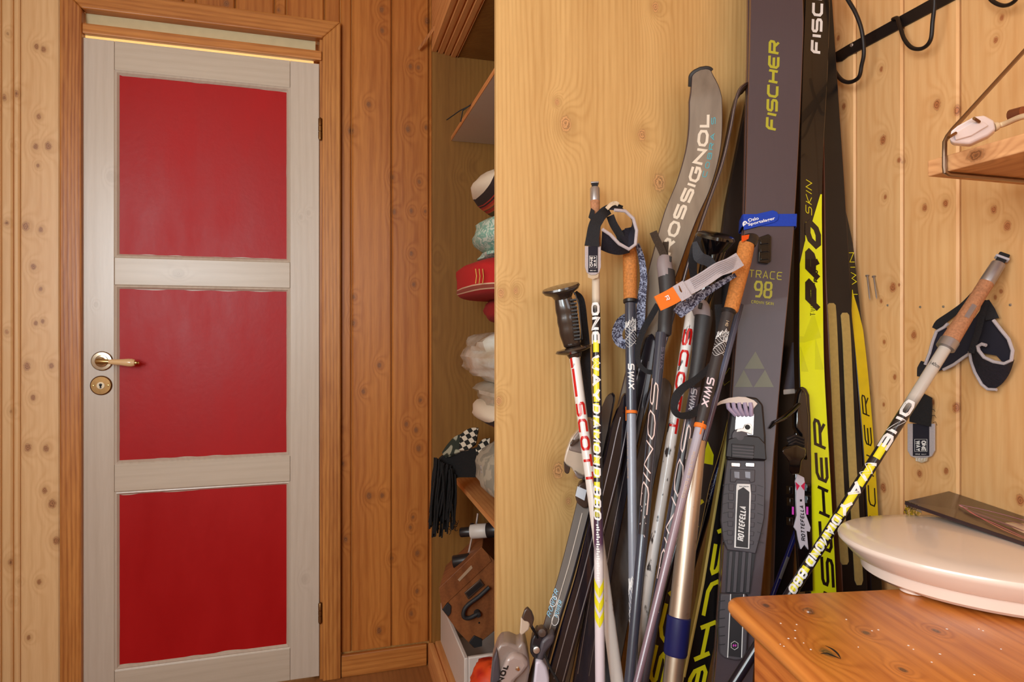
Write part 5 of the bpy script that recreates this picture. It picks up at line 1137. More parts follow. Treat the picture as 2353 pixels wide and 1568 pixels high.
pg.seg('ring', [(975, 27), (977, 28), (983, 28), (985, 24)], ORANGE); pg.patch('ring_mark', 970, 1000, 26, .2, .45, ORANGE, .0012)
swix_pat(pg, 768, 822, 27); pg.text('maker_name', 'SWIX', 872, 938, .0145, 27, mat('print_pinkwhite', lin(226, 206, 214), .4), -.1, sw=.2, w=.8, sp=.12, slant=.15)
f_ = pg.wrap(742, 28, .25); mb = MB(); bfont(mb, '140', f_, .011, .006); mb.build('length_mark', mat('print_tan', lin(206, 184, 150), .4), pg.root, smooth=False)
pg.text('model_lettering', 'MOUNTAIN TOURING', 1040, 1146, .0055, 21, MATS['rose_print'], .1, sw=.2)
Ys = 1.02
ribbon_px('wrist_strap', [(1700, 596, Ys+.005), (1676, 610, Ys), (1650, 620, Ys-.003), (1620, 640, Ys-.006), (1596, 654, Ys-.008), (1560, 672, Ys-.008)], [34, 34, 33, 34, 34, 34], GREYW, pg.root)
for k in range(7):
    o = -13+k*4.3; tube_px('strap_rib', [(1690-o*.3, 602+o, Ys-.0025, 1.1), (1650+o*.3, 620+o, Ys-.0055, 1.1), (1620+o*.3, 640+o, Ys-.0085, 1.1), (1592+o*.45, 656+o*.9, Ys-.0105, 1.1)], mat('rib_grey', lin(150, 144, 152), .85), pg.root, 4)  # thin ribs in a darker grey than the strap
ribbon_px('strap_keeper', [(1578, 663, Ys-.011), (1556, 676, Ys-.012)], 40, GREYW, pg.root, .003)
ribbon_px('strap_underside', [(1690, 632, Ys+.03), (1650, 655, Ys+.03), (1610, 680, Ys+.03), (1580, 700, Ys+.03), (1556, 722, Ys+.03)], [10, 14, 20, 34, 26], PATT, pg.root)
ot = ribbon_px('strap_tip', [(1562, 671, Ys-.010), (1540, 684, Ys-.011), (1511, 698, Ys-.012)], [37, 37, 36], ORANGE, pg.root, .003)
a_ = PY(1532, 682, Ys-.015); ex_ = V(-.45*ca, .45*sa, -.89).normalized(); d0 = (PY(1505, 700, Ys)-PY(1560, 672, Ys)).normalized()
mb = MB(); up_ = -d0; rd = V(ca, -sa, 0)*-d0.z*-1
pr = view_n(a_).cross(d0).normalized(); pr = pr if pr.z < 0 else -pr
text_mb(mb, 'R', lambda u, v: PY(1531, 680, Ys-.0135)+pr*u+(-d0)*v, .0085, .0085, sw=.2, w=.8); mb.build('lettering', WPR, ot, smooth=False)
tube_px('buckle', [(1555, 648, Ys-.006, 4), (1564, 668, Ys-.013, 4), (1574, 692, Ys-.008, 4)], BRASSD, pg.root, 6)

# -- stout metal tube with blue collar
ph = thing('telescopic_tube', 'thick champagne metal tube with a dark blue collar standing among the poles', 'tube', (0, 0, 0))
ph0 = Pole((1602, 1010, 1.045), (1545, 1568, .99), 'tmp', 'x'); bpy.data.objects.remove(ph0.root); ph.location = (ph0.end.x, ph0.end.y, 0); OFF[ph.name] = Vector(ph.location); ph0.root = ph
ph0.seg('tube', [(1010, 30), (1012, 40), (1300, 46), (1420, 48)], mottled('champagne_metal', lin(214, 196, 176), lin(150, 120, 100), 30, .36, .62, .75, (1, 1, 1), 5, 0, .85), n=32)
ph0.seg('collar', [(1417, 50), (1419, 54), (1500, 54), (1506, 50)], mat('navy_sleeve', lin(24, 30, 92), .45, coat=.1), n=32)
ph0.seg('inner_tube', [(1500, 44), (1568, 44), ('end', 40)], mat('champagne_metal2', lin(206, 192, 172), .35, .85), n=32)

# -- dark blue poles in the back
pj = Pole((1694, 724, 1.115), (1600, 1080, 1.085), 'nordic_pole', 'glossy steel blue pole running down beside the wide aubergine ski')
pj.seg('shaft', [(700, 17), (900, 16), ('end', 12)], gradient_pole('pole_blue_fade', [(0, lin(40, 46, 70)), (.4, lin(120, 136, 176)), (.75, lin(90, 70, 96)), (1, lin(34, 28, 36))], pj.pt(700).z, .30))
pk_ = Pole((1700, 900, 1.205), (1610, 1220, 1.188), 'nordic_pole', 'royal blue pole with grey maker letters, crossing behind the yellow lettered skis')
pk_.seg('shaft', [(880, 22), (1200, 22), ('end', 14)], gradient_pole('pole_royal_blue', [(0, lin(24, 44, 160)), (.5, lin(26, 40, 150)), (.7, lin(20, 22, 50)), (1, lin(18, 18, 40))], pk_.pt(900).z, .32))
pk_.text('maker_name', 'SWIX', 1090, 1160, .013, 22, mat('print_grey', lin(110, 112, 140), .4), -.3, sw=.2, w=.8)
pm = Pole((1832, 1216, 1.16), (1776, 1366, 1.14), 'nordic_pole', 'thin navy and grey pole deep between the two big ski pairs')
pm.seg('shaft', [(1150, 12), ('end', 10)], NAVY); pm.patch('grey_flash', 1280, 1330, 12, .0, 1.2, mat('tape_grey', lin(110, 104, 104), .5))
# nylon cover / grey sleeve seen between pairs
tube_px('pole_cover', [(1832, 790, 1.20, 24), (1822, 850, 1.197, 24), (1812, 900, 1.195, 24)], mat('cover_grey', lin(96, 88, 98), .7), pm.root, 12)

# -- racing pole at right, leaning against the wall
A_ = PX(2296, 604, 1.166); B_ = PY(1818, 1362, .905)
pi = Pole.__new__(Pole); pi.A = A_; pi.B = B_; pi.d = (B_-A_).normalized(); pi.L = (B_-A_).length; pi.end = A_+pi.d*((.012-A_.z)/pi.d.z)
pi.root = thing('racing_ski_pole', 'racing pole with worn cork grip leaning across to the right wall behind the chest', 'ski pole', (pi.end.x, pi.end.y, 0))
c = A_+pi.d*.3; vn = view_n(c); pi.e3 = (vn-pi.d*vn.dot(pi.d)).normalized(); pi.e2 = pi.e3.cross(pi.d); pi.e2 = pi.e2 if pi.e2.dot(V(ca, -sa, 0)) > 0 else -pi.e2
k_ = 1/ .845   # slanted pole: widths given across
sh = gradient_pole('racing_shaft_right', [(0, lin(196, 188, 180)), (.20, lin(196, 188, 180)), (.26, lin(36, 30, 32)), (1, lin(30, 24, 34))], pi.pt(790).z, pi.pt(790).z-pi.pt(1400).z)
pi.seg('shaft', [(795, 26), (900, 26), (1100, 25), (1362, 25), ('end', 20)], sh)
pi.seg('head', [(606, 25), (607, 29), (650, 31), (652, 28)], ALUD); pi.seg('cork_grip', [(648, 30), (700, 31), (740, 34), (782, 37), (786, 34)], CORKD); pi.seg('collar', [(782, 37), (783, 40), (800, 40), (802, 30)], ALUD)
mb = MB(); c = pi.pt(600); mb.obox(c, pi.e2, pi.d, pi.e3, .0075, .007, .004); mb.build('strap_slot', WEB, pi.root, smooth=False)
mb = MB(); c = pi.pt(594); mb.obox(c, pi.e2, pi.d, pi.e3, .011, .0022, .006); mb.build('head_clip', GREYW, pi.root, bevel=.001)
mb = MB(); c = pi.pt(588); mb.obox(c, pi.e2, pi.d, pi.e3, .0085, .004, .005); mb.build('strap_stub', WEB, pi.root, bevel=.002)
f_ = pi.wrap(842, 26, 0); 
mb = MB(); bfont(mb, '140cm', lambda u, v: f_(-v, u-.008), .017, .0065); mb.build('length_mark', DARK, pi.root, smooth=False)
pi.patch('worn_patch', 706, 735, 35, -.1, .5, ALUD, .0006)
raceprint(pi, 925, 1185, 1362, 0, 0, 25, -.05)
# its strap
Yr = lambda x: None
def at_pole(x, y, o=0.0): return PX(x, y, 1.178-o)
def wpts(L, o=0.0): return [(x, y, PX(x, y, 1.178-o).y) for x, y in L]
ribbon_px('strap_web', wpts([(2240, 672), (2215, 700), (2190, 720), (2160, 742), (2149, 756)], .0), [10, 13, 15, 18, 14], WEB, pi.root)
panel_px('strap_pad', wpts([(2172, 752), (2150, 764), (2140, 796), (2127, 834), (2150, 856), (2172, 848), (2212, 822), (2236, 806), (2250, 750), (2262, 700), (2240, 730), (2200, 770)]), PADN, pi.root)
tube_px('strap_binding', [(x, y, Y, 7) for x, y, Y in wpts([(2178, 744), (2170, 752), (2152, 762), (2143, 786), (2136, 812), (2126, 838)], .004)], TRIMG, pi.root, 8)
tube_px('strap_binding', [(x, y, Y, 7) for x, y, Y in wpts([(2168, 850), (2192, 838), (2214, 822), (2238, 806)], .004)], TRIMG, pi.root, 8)
ribbon_px('strap_web', wpts([(2124, 832), (2118, 848), (2114, 866)], .0), [14, 18, 12], WEB, pi.root)
panel_px('strap_pad', wpts([(2268, 692), (2284, 734), (2308, 768), (2325, 806), (2322, 834), (2308, 838), (2290, 818), (2262, 812), (2244, 806), (2236, 796), (2250, 740)], .002), PADN, pi.root)
o_ = .018
band_px('strap_pad', wpts([(2245, 796), (2250, 812), (2268, 828), (2290, 836), (2312, 838), (2326, 826)], o_), wpts([(2230, 812), (2238, 848), (2258, 884), (2284, 894), (2314, 868), (2329, 826)], .004), PAD, pi.root, .003)
tube_px('strap_binding', [(x, y, Y, 8) for x, y, Y in wpts([(2283, 736), (2300, 758), (2318, 780), (2327, 806), (2324, 828), (2308, 836), (2284, 832), (2262, 822), (2249, 806), (2247, 796), (2256, 791), (2266, 794)], o_)], TRIMG, pi.root, 8)
tube_px('strap_binding', [(x, y, Y, 7) for x, y, Y in wpts([(2228, 808), (2231, 830), (2240, 856), (2256, 884), (2270, 895), (2290, 896)], .008)], TRIMG, pi.root, 8)
ribbon_px('strap_web', wpts([(2266, 690), (2256, 726), (2246, 766), (2236, 796), (2232, 812)], .022), [12, 13, 13, 12, 12], WEB, pi.root)
ribbon_px('strap_web', wpts([(2268, 690), (2274, 712), (2280, 734)], .006), [8, 20, 26], WEB, pi.root)
ribbon_px('strap_web', wpts([(2128, 908), (2122, 925), (2116, 950), (2114, 975)], .003), [30, 44, 54, 52], WEB, pi.root, .004, wd=V(0, 1, 0))
for k, (x, y) in enumerate(((2140, 940), (2142, 955), (2144, 972))): tube_px('loose_thread', [(x, y, PX(x, y, 1.17).y, 1.4), (x+6, y+2-k*2, PX(x, y, 1.168).y, 1.2), (x+9, y+6, PX(x, y, 1.17).y, 1)], WEB, pi.root, 4)
tabpiece(pi.root, 2116, 974, 1052, 62, lambda x, y, o: PX(x, y, 1.180-o), True)
# ------------------------------------------------------------------ coat rack on the right wall
IRON = mat('black_iron', lin(34, 26, 24), .45, .3, var=.15)
zb = PX(1985, 97, XR-.003).z; yb0 = PX(1925, 125, XR-.003).y
rk = thing('coat_rack', 'black iron coat rack bar with bent wire hooks high on the right wall', 'coat rack', (XR-.003, yb0, zb))
mb = MB(); Pz = [(yb0+.006, -.012), (yb0+.004, -.006), (yb0+.010, .012), (yb0-.03, .0135), (yb0-1.0, .0135), (yb0-1.0, -.0135), (yb0-.03, -.0135), (yb0-.012, -.017)]
mb.prism([V(XR-.0045, y, zb+z) for y, z in Pz], V(.0035, 0, 0)); mb.build('bar', IRON, rk, smooth=False)
def hook(pts, wpx=9):
    P = spline([PX(x, y, X) for x, y, X in pts], 8); mb = MB(); mb.tube(P, [wpx/2*mpp(p) for p in P], 10); return mb.build('hook', IRON, rk)
hook([(1906, 122, XR-.006), (1913, 132, XR-.012), (1916, 158, XR-.03), (1932, 182, XR-.04), (1952, 189, XR-.045), (1973, 178, XR-.05), (1980, 150, XR-.055), (1985, 120, XR-.06), (1980, 70, XR-.07), (1966, 30, XR-.08), (1946, -5, XR-.09), (1930, -40, XR-.10)])
hook([(2052, 44, XR-.006), (2062, 42, XR-.012), (2068, 60, XR-.02), (2078, 90, XR-.03), (2096, 110, XR-.035), (2120, 111, XR-.04), (2138, 92, XR-.045), (2143, 50, XR-.05), (2147, 10, XR-.055), (2146, -40, XR-.06)])
hook([(2262, -50, XR-.006), (2266, -22, XR-.02), (2280, 2, XR-.03), (2308, 13, XR-.035), (2334, 0, XR-.045), (2342, -30, XR-.05)])
for x, y in ((1957, 104), (2052, 44), (2203, -20)):
    mb = MB(); mb.lathe(PX(x, y, XR-.0045), V(-1, 0, 0), [(0, 0), (0, .0045), (.002, .0035), (.0028, 0)], 12); mb.build('screw', ALU, rk)
# nails in the right wall
for k, (a, b) in enumerate((((1993, 634), (1999, 690)), ((2008, 636), (2015, 688)))):
    A_, B_ = PX(*a, XR-.004), PX(*b, XR-.0165); d = (B_-A_).normalized(); mb = MB(); mb.lathe(A_, d, [(-.001, 0), (-.001, .0042), (.0006, .0042), (.0012, .0017), ((B_-A_).length-.006, .0016), ((B_-A_).length, .0002)], 10)
    tag(mb.build('long_nail', ALUD), ('loose long steel nail sticking out of the wall, the one nearer the skis', 'loose long steel nail in the wall, the one farther from the skis')[k], 'nail', 'long nails beside the racing skis')
for k, (x, y, t_) in enumerate(((2040, 702, 'in the wall below the two long nails'), (2115, 706, 'in the wall left of the right pole\'s wrist strap'), (2168, 705, 'in the wall just above the right pole\'s wrist strap'), (2322, 701, 'in the wall right of the right pole\'s cork grip'))):
    mb = MB(); mb.lathe(PX(x, y, XR), V(-1, 0, 0), [(0, 0), (0, .0028), (.0012, .0024), (.0018, 0)], 10); tag(mb.build('nail_head', ALU), 'small shiny nail head '+t_, 'nail', 'small nail heads in the right wall')

# ------------------------------------------------------------------ wire shelf
SX, SY, SZ = .905, .778, 1.372; STH = .0253
W_SH = wood('shelf_oak', lin(226, 170, 118), lin(176, 112, 66), [(V(.905, .70, 1.385), .012)], contrast=.7, rough=.5, grain=(1, .08, 1), across=(0, 0, 1), pitch=.009)
shf = thing('wall_shelf', 'short oak plank shelf held by thin bent metal wire at the upper right wall', 'shelf', (XR, SY-.3, SZ))
mb = MB(); mb.box((SX, -.05, SZ), (XR-.002, SY, SZ+STH)); mb.build('board', W_SH, shf, smooth=False, bevel=.002)
WIRE = mat('shelf_wire', lin(150, 128, 110), .28, 1.0, var=.1)
for yy in (.745, .05):
    P = [V(XR-.001, yy, SZ-.0035), V(SX+.03, yy, SZ-.0035), V(SX+.004, yy, SZ-.0035), V(SX-.0035, yy, SZ-.001), V(SX-.0045, yy, SZ+.008), V(SX-.0045, yy, SZ+.028), V(SX-.004, yy, SZ+.045), V(SX+.002, yy, SZ+.055), V(SX+.012, yy, SZ+.066), V(XR-.001, yy, SZ+.066+(XR-SX-.013)*.93)]
    mb = MB(); mb.tube(P, .0034, 8, up=V(0, 1, 0)); mb.build('wire_bracket', WIRE, shf)
# plug on the shelf
PLW = mat('plug_white', lin(240, 228, 230), .3, var=.02, coat=.3)
pl = thing('power_plug', 'white mains plug with two pins lying at the shelf end', 'plug', tuple(PY(2235, 330, .70)))
o = blob('plug_body', [(2181, 320), (2186, 300), (2200, 288), (2238, 267), (2262, 264), (2284, 276), (2288, 298), (2270, 312), (2228, 331), (2190, 328)], .70, .022, PLW, pl, .006)
o2 = blob('plug_ridge', [(2192, 306), (2236, 280), (2258, 278), (2272, 288), (2232, 312), (2196, 322)], .697, .004, PLW, pl, .0015)
for a, b in (((2196, 306), (2180, 316)), ((2250, 280), (2238, 272))):
    mb = MB(); mb.tube([PY(*a, .695), PY(*b, .690)], .0022, 8); mb.build('pin', BRASSD, pl)
mb = MB(); P = spline([PY(2284, 292, .71), PY(2310, 284, .70), PY(2350, 268, .66), PY(2400, 262, .62)], 6); mb.tube(P, [.0075, .0068, .006]+[.0042]*(len(P)-3), 10); mb.build('power_cord', mat('cord_cream', lin(222, 196, 160), .4), pl)
mb = MB(); c = PX(2352, 258, 1.0); mb.lathe(c, V(0, 1, 0), [(0, 0), (0, .009), (.018, .010), (.020, 0)], 14); tag(mb.build('metal_cap', mat('copper_brown', lin(150, 96, 70), .35, .8)), 'small coppery cap on the shelf behind the white plug cord', 'cap')

# ------------------------------------------------------------------ chest of drawers
ex, ey = V(.985, -.170, 0).normalized(), V(.170, .985, 0).normalized()
ZT = CAMZ-.377; co = PZ(1660, 1369, ZT)
Rz = math.atan2(.170, .985)
kn = [(PZ(x, y, ZT), r*.0006) for x, y, r in ((1858, 1406, 13), (1900, 1500, 16), (1990, 1455, 9), (2150, 1450, 9), (1760, 1392, 9), (2075, 1540, 8))]
W_TOP = wood('chest_top_pine', lin(232, 150, 70), lin(180, 96, 36), kn, contrast=.85, rough=.30, grain=(1, .07, 1), across=(1, 0, .8), pitch=.012, rotz=Rz, spec=.5, coat=.25, knotcol=(.12, .05, .02), wig=.8)
W_BODY = wood('chest_side_pine', lin(220, 134, 60), lin(150, 68, 22), (), contrast=1.0, rough=.38, grain=(1, .07, 1), across=(.3, 0, 1), pitch=.010, rotz=Rz, wig=.5)
ch = thing('chest_of_drawers', 'orange-brown pine chest with rounded top edge holding the white scale', 'chest of drawers', (co.x, co.y-.2, 0))
LW, LD = .60, .46
def cb(name, x0, x1, y0, y1, z0, z1, m, bev=.002, par=None, seg=2):
    c = co+ex*(x0+x1)/2-ey*(y0+y1)/2; c.z = (z0+z1)/2; mb = MB(); mb.obox(c, ex, ey, V(0, 0, 1), abs(x1-x0)/2, abs(y1-y0)/2, (z1-z0)/2); return mb.build(name, m, par or ch, smooth=True, bevel=bev, seg=seg)
# top board with rounded corners
mb = MB(); R_ = .022; outl = []
for cx_, cy_, a0 in ((R_, R_, math.pi/2), (LW-.001, .001, 0), (LW-.001, LD-.001, -math.pi/2), (R_, LD-R_, -math.pi)):
    rr = R_ if cx_ < .1 else .001
    for k in range(7): a = a0+math.pi/2-math.pi/2*k/6; outl.append((cx_+rr*math.cos(a), -cy_+rr*math.sin(a)))
def ringat(z, ins):
    out = []
    for x, y in outl:
        cx_, cy_ = LW/2, -LD/2; fx = (x-cx_)*(1-ins/(LW/2))+cx_; fy = (y-cy_)*(1-ins/(LD/2))+cy_; p = co+ex*fx+ey*fy; p.z = z; out.append(p)
    return out
mb.rings([ringat(ZT-.024, .008), ringat(ZT-.020, .003), ringat(ZT-.013, .0), ringat(ZT-.006, .0005), ringat(ZT-.002, .003), ringat(ZT, .008)]); mb.build('top_board', W_TOP, ch)
cb('side_panel', .032, .052, .03, LD-.03, .0, ZT-.0242, W_BODY); cb('side_panel', LW-.05, LW-.03, .03, LD-.03, 0, ZT-.0242, W_BODY)
cb('back_panel', .052, LW-.05, .032, .044, .03, ZT-.0242, W_BODY); cb('plinth', .052, LW-.05, LD-.05, LD-.034, 0, .08, W_BODY)
for k in range(4):
    z0 = .085+k*.158; d_ = cb('drawer', .055, LW-.053, LD-.2, LD-.028, z0, z0+.152, W_BODY)
    for s_ in (.18, LW-.18):
        mb = MB(); c = co+ex*s_-ey*(LD-.028); c.z = z0+.076; mb.lathe(c, -ey, [(0, 0), (0, .008), (.012, .008), (.018, .016), (.026, .014), (.028, 0)], 16); mb.build('knob', W_TOP, d_)
mb = MB(); c = PZ(1858, 1405, ZT); mb.lathe(c, V(0, 0, 1), [(-.001, 0), (-.001, .0065), (.002, .0055), (.0035, .003), (.0038, 0)], 16); mb.build('wood_plug', W_TOP, ch)
for pts in ([(1896, 1484), (1912, 1492), (1924, 1502), (1932, 1514)], [(1885, 1503), (1900, 1502), (1916, 1508), (1932, 1515)]):
    mb = MB(); P = spline([PZ(x, y, ZT+.0002) for x, y in pts], 4); n_ = len(P); mb.tube(P, [.0016*math.sin(math.pi*(k+.6)/(n_+.2)) for k in range(n_)], 6, flat=.2); mb.build('scratch', DARK, ch)
for k in range(26):
    x, y = random.uniform(1760, 2330), random.uniform(1400, 1560)
    if y < 1440 and x > 1960: continue
    mb = MB(); c = PZ(x, y, ZT); mb.lathe(c, V(0, 0, 1), [(0, 0), (0, random.uniform(.0008, .0016)), (.0005, .0004), (.0006, 0)], 6); mb.build('paint_speck', WPR, ch, smooth=False)

# ------------------------------------------------------------------ oval scale
SC = mat('scale_plastic', lin(238, 222, 210), .25, var=.015, coat=.4)
cs = V(.965, .702, 0); e1 = V(-.80, .60, 0); e2 = V(.60, .80, 0)
scl = thing('scale', 'cream white oval plastic scale on short feet on top of the pine chest', 'scale', (cs.x, cs.y, ZT))
def ell(f, z, n=72):
    return [cs+e1*(.222*f)*math.cos(2*math.pi*k/n)+e2*(.160*f)*math.sin(2*math.pi*k/n)+V(0, 0, z) for k in range(n)]
mb = MB(); mb.rings([ell(.84, ZT+.0275), ell(.895, ZT+.028), ell(.91, ZT+.030), ell(.985, ZT+.049), ell(.998, ZT+.0525), ell(1.0, ZT+.0555), ell(.992, ZT+.0590), ell(.975, ZT+.0605), ell(.8, ZT+.0645), ell(.5, ZT+.0675), ell(.2, ZT+.069), ell(.02, ZT+.0695)])
mb.build('platform', SC, scl)
mb = MB(); mb.rings([ell(.70, ZT+.004), ell(.82, ZT+.005), ell(.852, ZT+.010), ell(.86, ZT+.0265), ell(.8, ZT+.0275)]); mb.build('base', SC, scl)
for a in (22, 158, 215, 325, 95):
    q = math.radians(a); c = cs+e1*.222*.72*math.cos(q)+e2*.160*.72*math.sin(q)+V(0, 0, ZT); mb = MB(); mb.lathe(c, V(0, 0, 1), [(.0002, 0), (.0002, .016), (.001, .018), (.0065, .018), (.0065, 0)], 20)
    if (c-co).dot(-ey) > .01: mb.build('foot', SC, scl)

# ------------------------------------------------------------------ dark glossy packet behind the scale
PKT = mat('packet_dark', lin(56, 40, 42), .34, var=.06, coat=.15)
A = PZ(2079, 1152, ZT+.082); B = PX(2180, 1129, XR-.006); Cc = PX(2353, 1187, XR-.006); D = PZ(2353, 1246, ZT+.076)
Cc = B+(Cc-B)*1.35; D = A+(D-A)*1.25
pkt = thing('picture_sleeve', 'dark glossy sleeve with printed violet streaks between the scale and the wall', 'sleeve', tuple((A+B+Cc+D)/4))
nn = (B-A).cross(D-A).normalized(); nn = nn if nn.z > 0 else -nn
mb = MB(); mb.prism([A, B, Cc, D], -nn*.006); mb.build('sleeve', PKT, pkt, smooth=False, bevel=.001)
def onp(x, y, o=.0006): r = ray(x, y); return CAM+r*((A-CAM).dot(nn)/r.dot(nn))+nn*o
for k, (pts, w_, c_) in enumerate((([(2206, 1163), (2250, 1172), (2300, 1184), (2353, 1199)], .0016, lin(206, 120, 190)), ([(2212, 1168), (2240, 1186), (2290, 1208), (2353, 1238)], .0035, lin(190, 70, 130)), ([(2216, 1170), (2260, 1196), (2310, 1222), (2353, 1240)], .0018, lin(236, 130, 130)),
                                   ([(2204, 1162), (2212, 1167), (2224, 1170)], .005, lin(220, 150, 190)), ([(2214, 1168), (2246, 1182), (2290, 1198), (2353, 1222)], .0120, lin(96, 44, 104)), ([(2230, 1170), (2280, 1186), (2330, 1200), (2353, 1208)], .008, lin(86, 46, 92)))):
    mb = MB(); P = spline([onp(x, y, .0004+.0003*(5-k)) for x, y in pts], 6); n_ = len(P); mb.ribbon(P, (D-A).cross(nn), [w_*(.25+.75*math.sin(math.pi*(i+1)/(n_+1))) for i in range(n_)], .0002); mb.build('printed_streak', mat('streak%d' % k, c_, .3, coat=.1), pkt, smooth=False)  # streaks are print on the sleeve
def glass(name, col=(1, 1, 1), rough=.08):
    m, nt, b = base_mat(name); b.inputs['Base Color'].default_value = (*col, 1); b.inputs['Transmission Weight'].default_value = 1; b.inputs['Roughness'].default_value = rough; b.inputs['IOR'].default_value = 1.3
    g = nd(nt, 'ShaderNodeNewGeometry'); n = noise_(nt, g.outputs['Position'], 90, 3); bp = nd(nt, 'ShaderNodeBump'); bp.inputs['Strength'].default_value = .8; bp.inputs['Distance'].default_value = .004; nt.links.new(n, bp.inputs['Height']); nt.links.new(bp.outputs[0], b.inputs['Normal']); return m
CLR = glass('clear_film')
mb = MB(); P = [[A+V(0, 0, .001), A+(D-A)*.13+V(0, 0, .001)], [A+V(.002, .0, -.010), A+(D-A)*.12+V(.004, 0, -.012)], [A+V(-.003, .0, -.020), A+(D-A)*.09+V(0, 0, -.024)]]
for k in range(2): mb.quad(P[k][0], P[k][1], P[k+1][1], P[k+1][0])
mb.build('clear_flap', CLR, pkt)

# ------------------------------------------------------------------ things in the wardrobe
def pillow(name, c, hx, hy, hz, m, label, cat, group=None, p=2.6, wr=.08, tilt=0.0, seed=0, parts=None):
    mb = MB(); R_ = []; nu, nv = 22, 30
    for i in range(nu+1):
        th = -math.pi/2+math.pi*i/nu; row = []
        for j in range(nv):
            ph_ = 2*math.pi*j/nv; f = lambda q, e: math.copysign(abs(q)**e, q); e = 2/p
            x, y, z = f(math.cos(th), e)*f(math.cos(ph_), e), f(math.cos(th), e)*f(math.sin(ph_), e), f(math.sin(th), e)
            n_ = noise.noise(V(x*2.2+seed*3.1, y*2.2, z*2.2))*wr+noise.noise(V(x*6+seed, y*6, z*6))*wr*.4
            row.append(V(x*hx*(1+n_), y*hy*(1+n_), z*hz*(1+n_)))
        R_.append(row)
    rm = Matrix.Rotation(tilt, 3, 'Y'); mb.rings([[c+rm @ q for q in r] for r in R_]); return tag(mb.build(name, m), label, cat, group)
def ramp_mat(name, axis, a, b_, stops, rough=.9, rot=0.0):
    m, nt, b = base_mat(name); g = nd(nt, 'ShaderNodeNewGeometry'); dp = nd(nt, 'ShaderNodeVectorMath', operation='DOT_PRODUCT'); nt.links.new(g.outputs['Position'], dp.inputs[0]); dp.inputs[1].default_value = axis
    f = mrange(nt, dp.outputs['Value'], a, b_); cr = nd(nt, 'ShaderNodeValToRGB'); cr.color_ramp.interpolation = 'CONSTANT'; nt.links.new(f, cr.inputs[0]); el = cr.color_ramp.elements
    el[0].position = stops[0][0]; el[0].color = (*stops[0][1], 1); el[1].position = stops[1][0]; el[1].color = (*stops[1][1], 1)
    for p_, c_ in stops[2:]: e = el.new(p_); e.color = (*c_, 1)
    nt.links.new(cr.outputs[0], b.inputs['Base Color']); b.inputs['Roughness'].default_value = rough
    n = noise_(nt, g.outputs['Position'], 300, 2); bp = nd(nt, 'ShaderNodeBump'); bp.inputs['Strength'].default_value = .4; bp.inputs['Distance'].default_value = .001; nt.links.new(n, bp.inputs['Height']); nt.links.new(bp.outputs[0], b.inputs['Normal']); return m
xf = lambda px_, Y: PY(px_, 700, Y).x
zf = lambda py_, Y: PY(1100, py_, Y).z
YC = 1.74
CRE, BKC, RDC, ORC, GNC = lin(214, 196, 172), lin(46, 30, 26), lin(178, 44, 30), lin(206, 84, 40), lin(96, 84, 44)
stripes = [(0, CRE), (.22, BKC), (.52, RDC), (.56, BKC), (.62, RDC), (.70, ORC), (.78, GNC), (.82, RDC), (.92, ORC), (.96, GNC)]
gC = 'cushions and duvets piled in the wardrobe'
x0 = xf(1084, YC)
pillow('striped_cushion', V(x0+.20, YC, zf(458, YC)), .20, .22, .062, ramp_mat('stripe_cloth', (1, 0, -.35), x0-.35*zf(458, YC), x0+.085-.35*zf(458, YC), stripes), 'cream, black and red striped cushion on top of the wardrobe pile', 'cushion', gC, 2.2, .05, .22, 1)
MINT = mottled('mint_brocade', lin(128, 170, 152), lin(196, 206, 190), 34, .8, .49, .53, (1, 1, 1), 1, dist=3.0)
x0 = xf(1092, YC); pillow('patterned_cushion', V(x0+.2, YC, zf(538, YC)), .20, .22, .068, MINT, 'mint green cushion with white scroll pattern below the striped one', 'cushion', gC, 2.3, .10, 0, 2)
x0 = xf(1108, YC); pillow('patterned_cushion', V(x0+.2, YC, zf(586, YC)), .20, .2, .022, MINT, 'thin folded end of mint patterned cloth squeezed above the red bundle', 'cushion', gC, 2.3, .10, 0, 4)
zr = zf(645, YC); REDC = ramp_mat('red_cloth', (0, 0, 1), zr-.06, zr+.06, [(0, lin(150, 20, 20)), (.20, lin(206, 170, 140)), (.225, lin(150, 70, 56)), (.30, lin(206, 170, 140)), (.325, lin(178, 22, 22)), (.99, lin(178, 22, 22))])
x0 = xf(1064, YC); rb = pillow('red_bundle', V(x0+.21, YC, zr), .21, .22, .055, REDC, 'folded red cloth with cream border stripes in the middle of the wardrobe pile', 'cloth', gC, 4.5, .05, 0, 3); OFF[rb.name] = V(0, 0, 0)
tb_ = pillow('hanging_corner', V(xf(1124, YC)+.11, YC, zf(712, YC)), .11, .15, .040, REDC, 'x', 'x', None, 3, .1, 0, 6); del tb_['label'], tb_['category']; tb_.parent = rb
for k in range(3):
    pts = [(1093+k*8, 618), (1095+k*8, 635), (1093+k*8, 652)]
    mb = MB(); mb.tube([PY(x, y, YC-.212+.02*k) for x, y in pts], .0014, 5); mb.build('embroidery', mat('gold_thread', lin(206, 160, 60), .6), rb)
DUV = mottled('plastic_wrapped_duvet', lin(176, 160, 138), lin(206, 204, 194), 20, .22, .35, .7, (1, 1, 1), 4, .5); DUV2 = mottled('grey_duvet', lin(160, 146, 124), lin(186, 178, 162), 20, .3, .35, .7, (1, 1, 1), 4, .3)
x0 = xf(1071, YC); pillow('wrapped_duvet', V(x0+.21, YC, zf(820, YC)), .21, .23, .082, DUV, 'pale duvet in creased clear plastic, below the red cloth', 'duvet', gC, 2.6, .16, 0, 5)
x0 = xf(1100, YC); pillow('wrapped_duvet', V(x0+.18, YC, zf(905, YC)), .18, .22, .050, DUV2, 'small grey bundle in plastic under the larger pale duvet', 'duvet', gC, 2.4, .12, 0, 7)
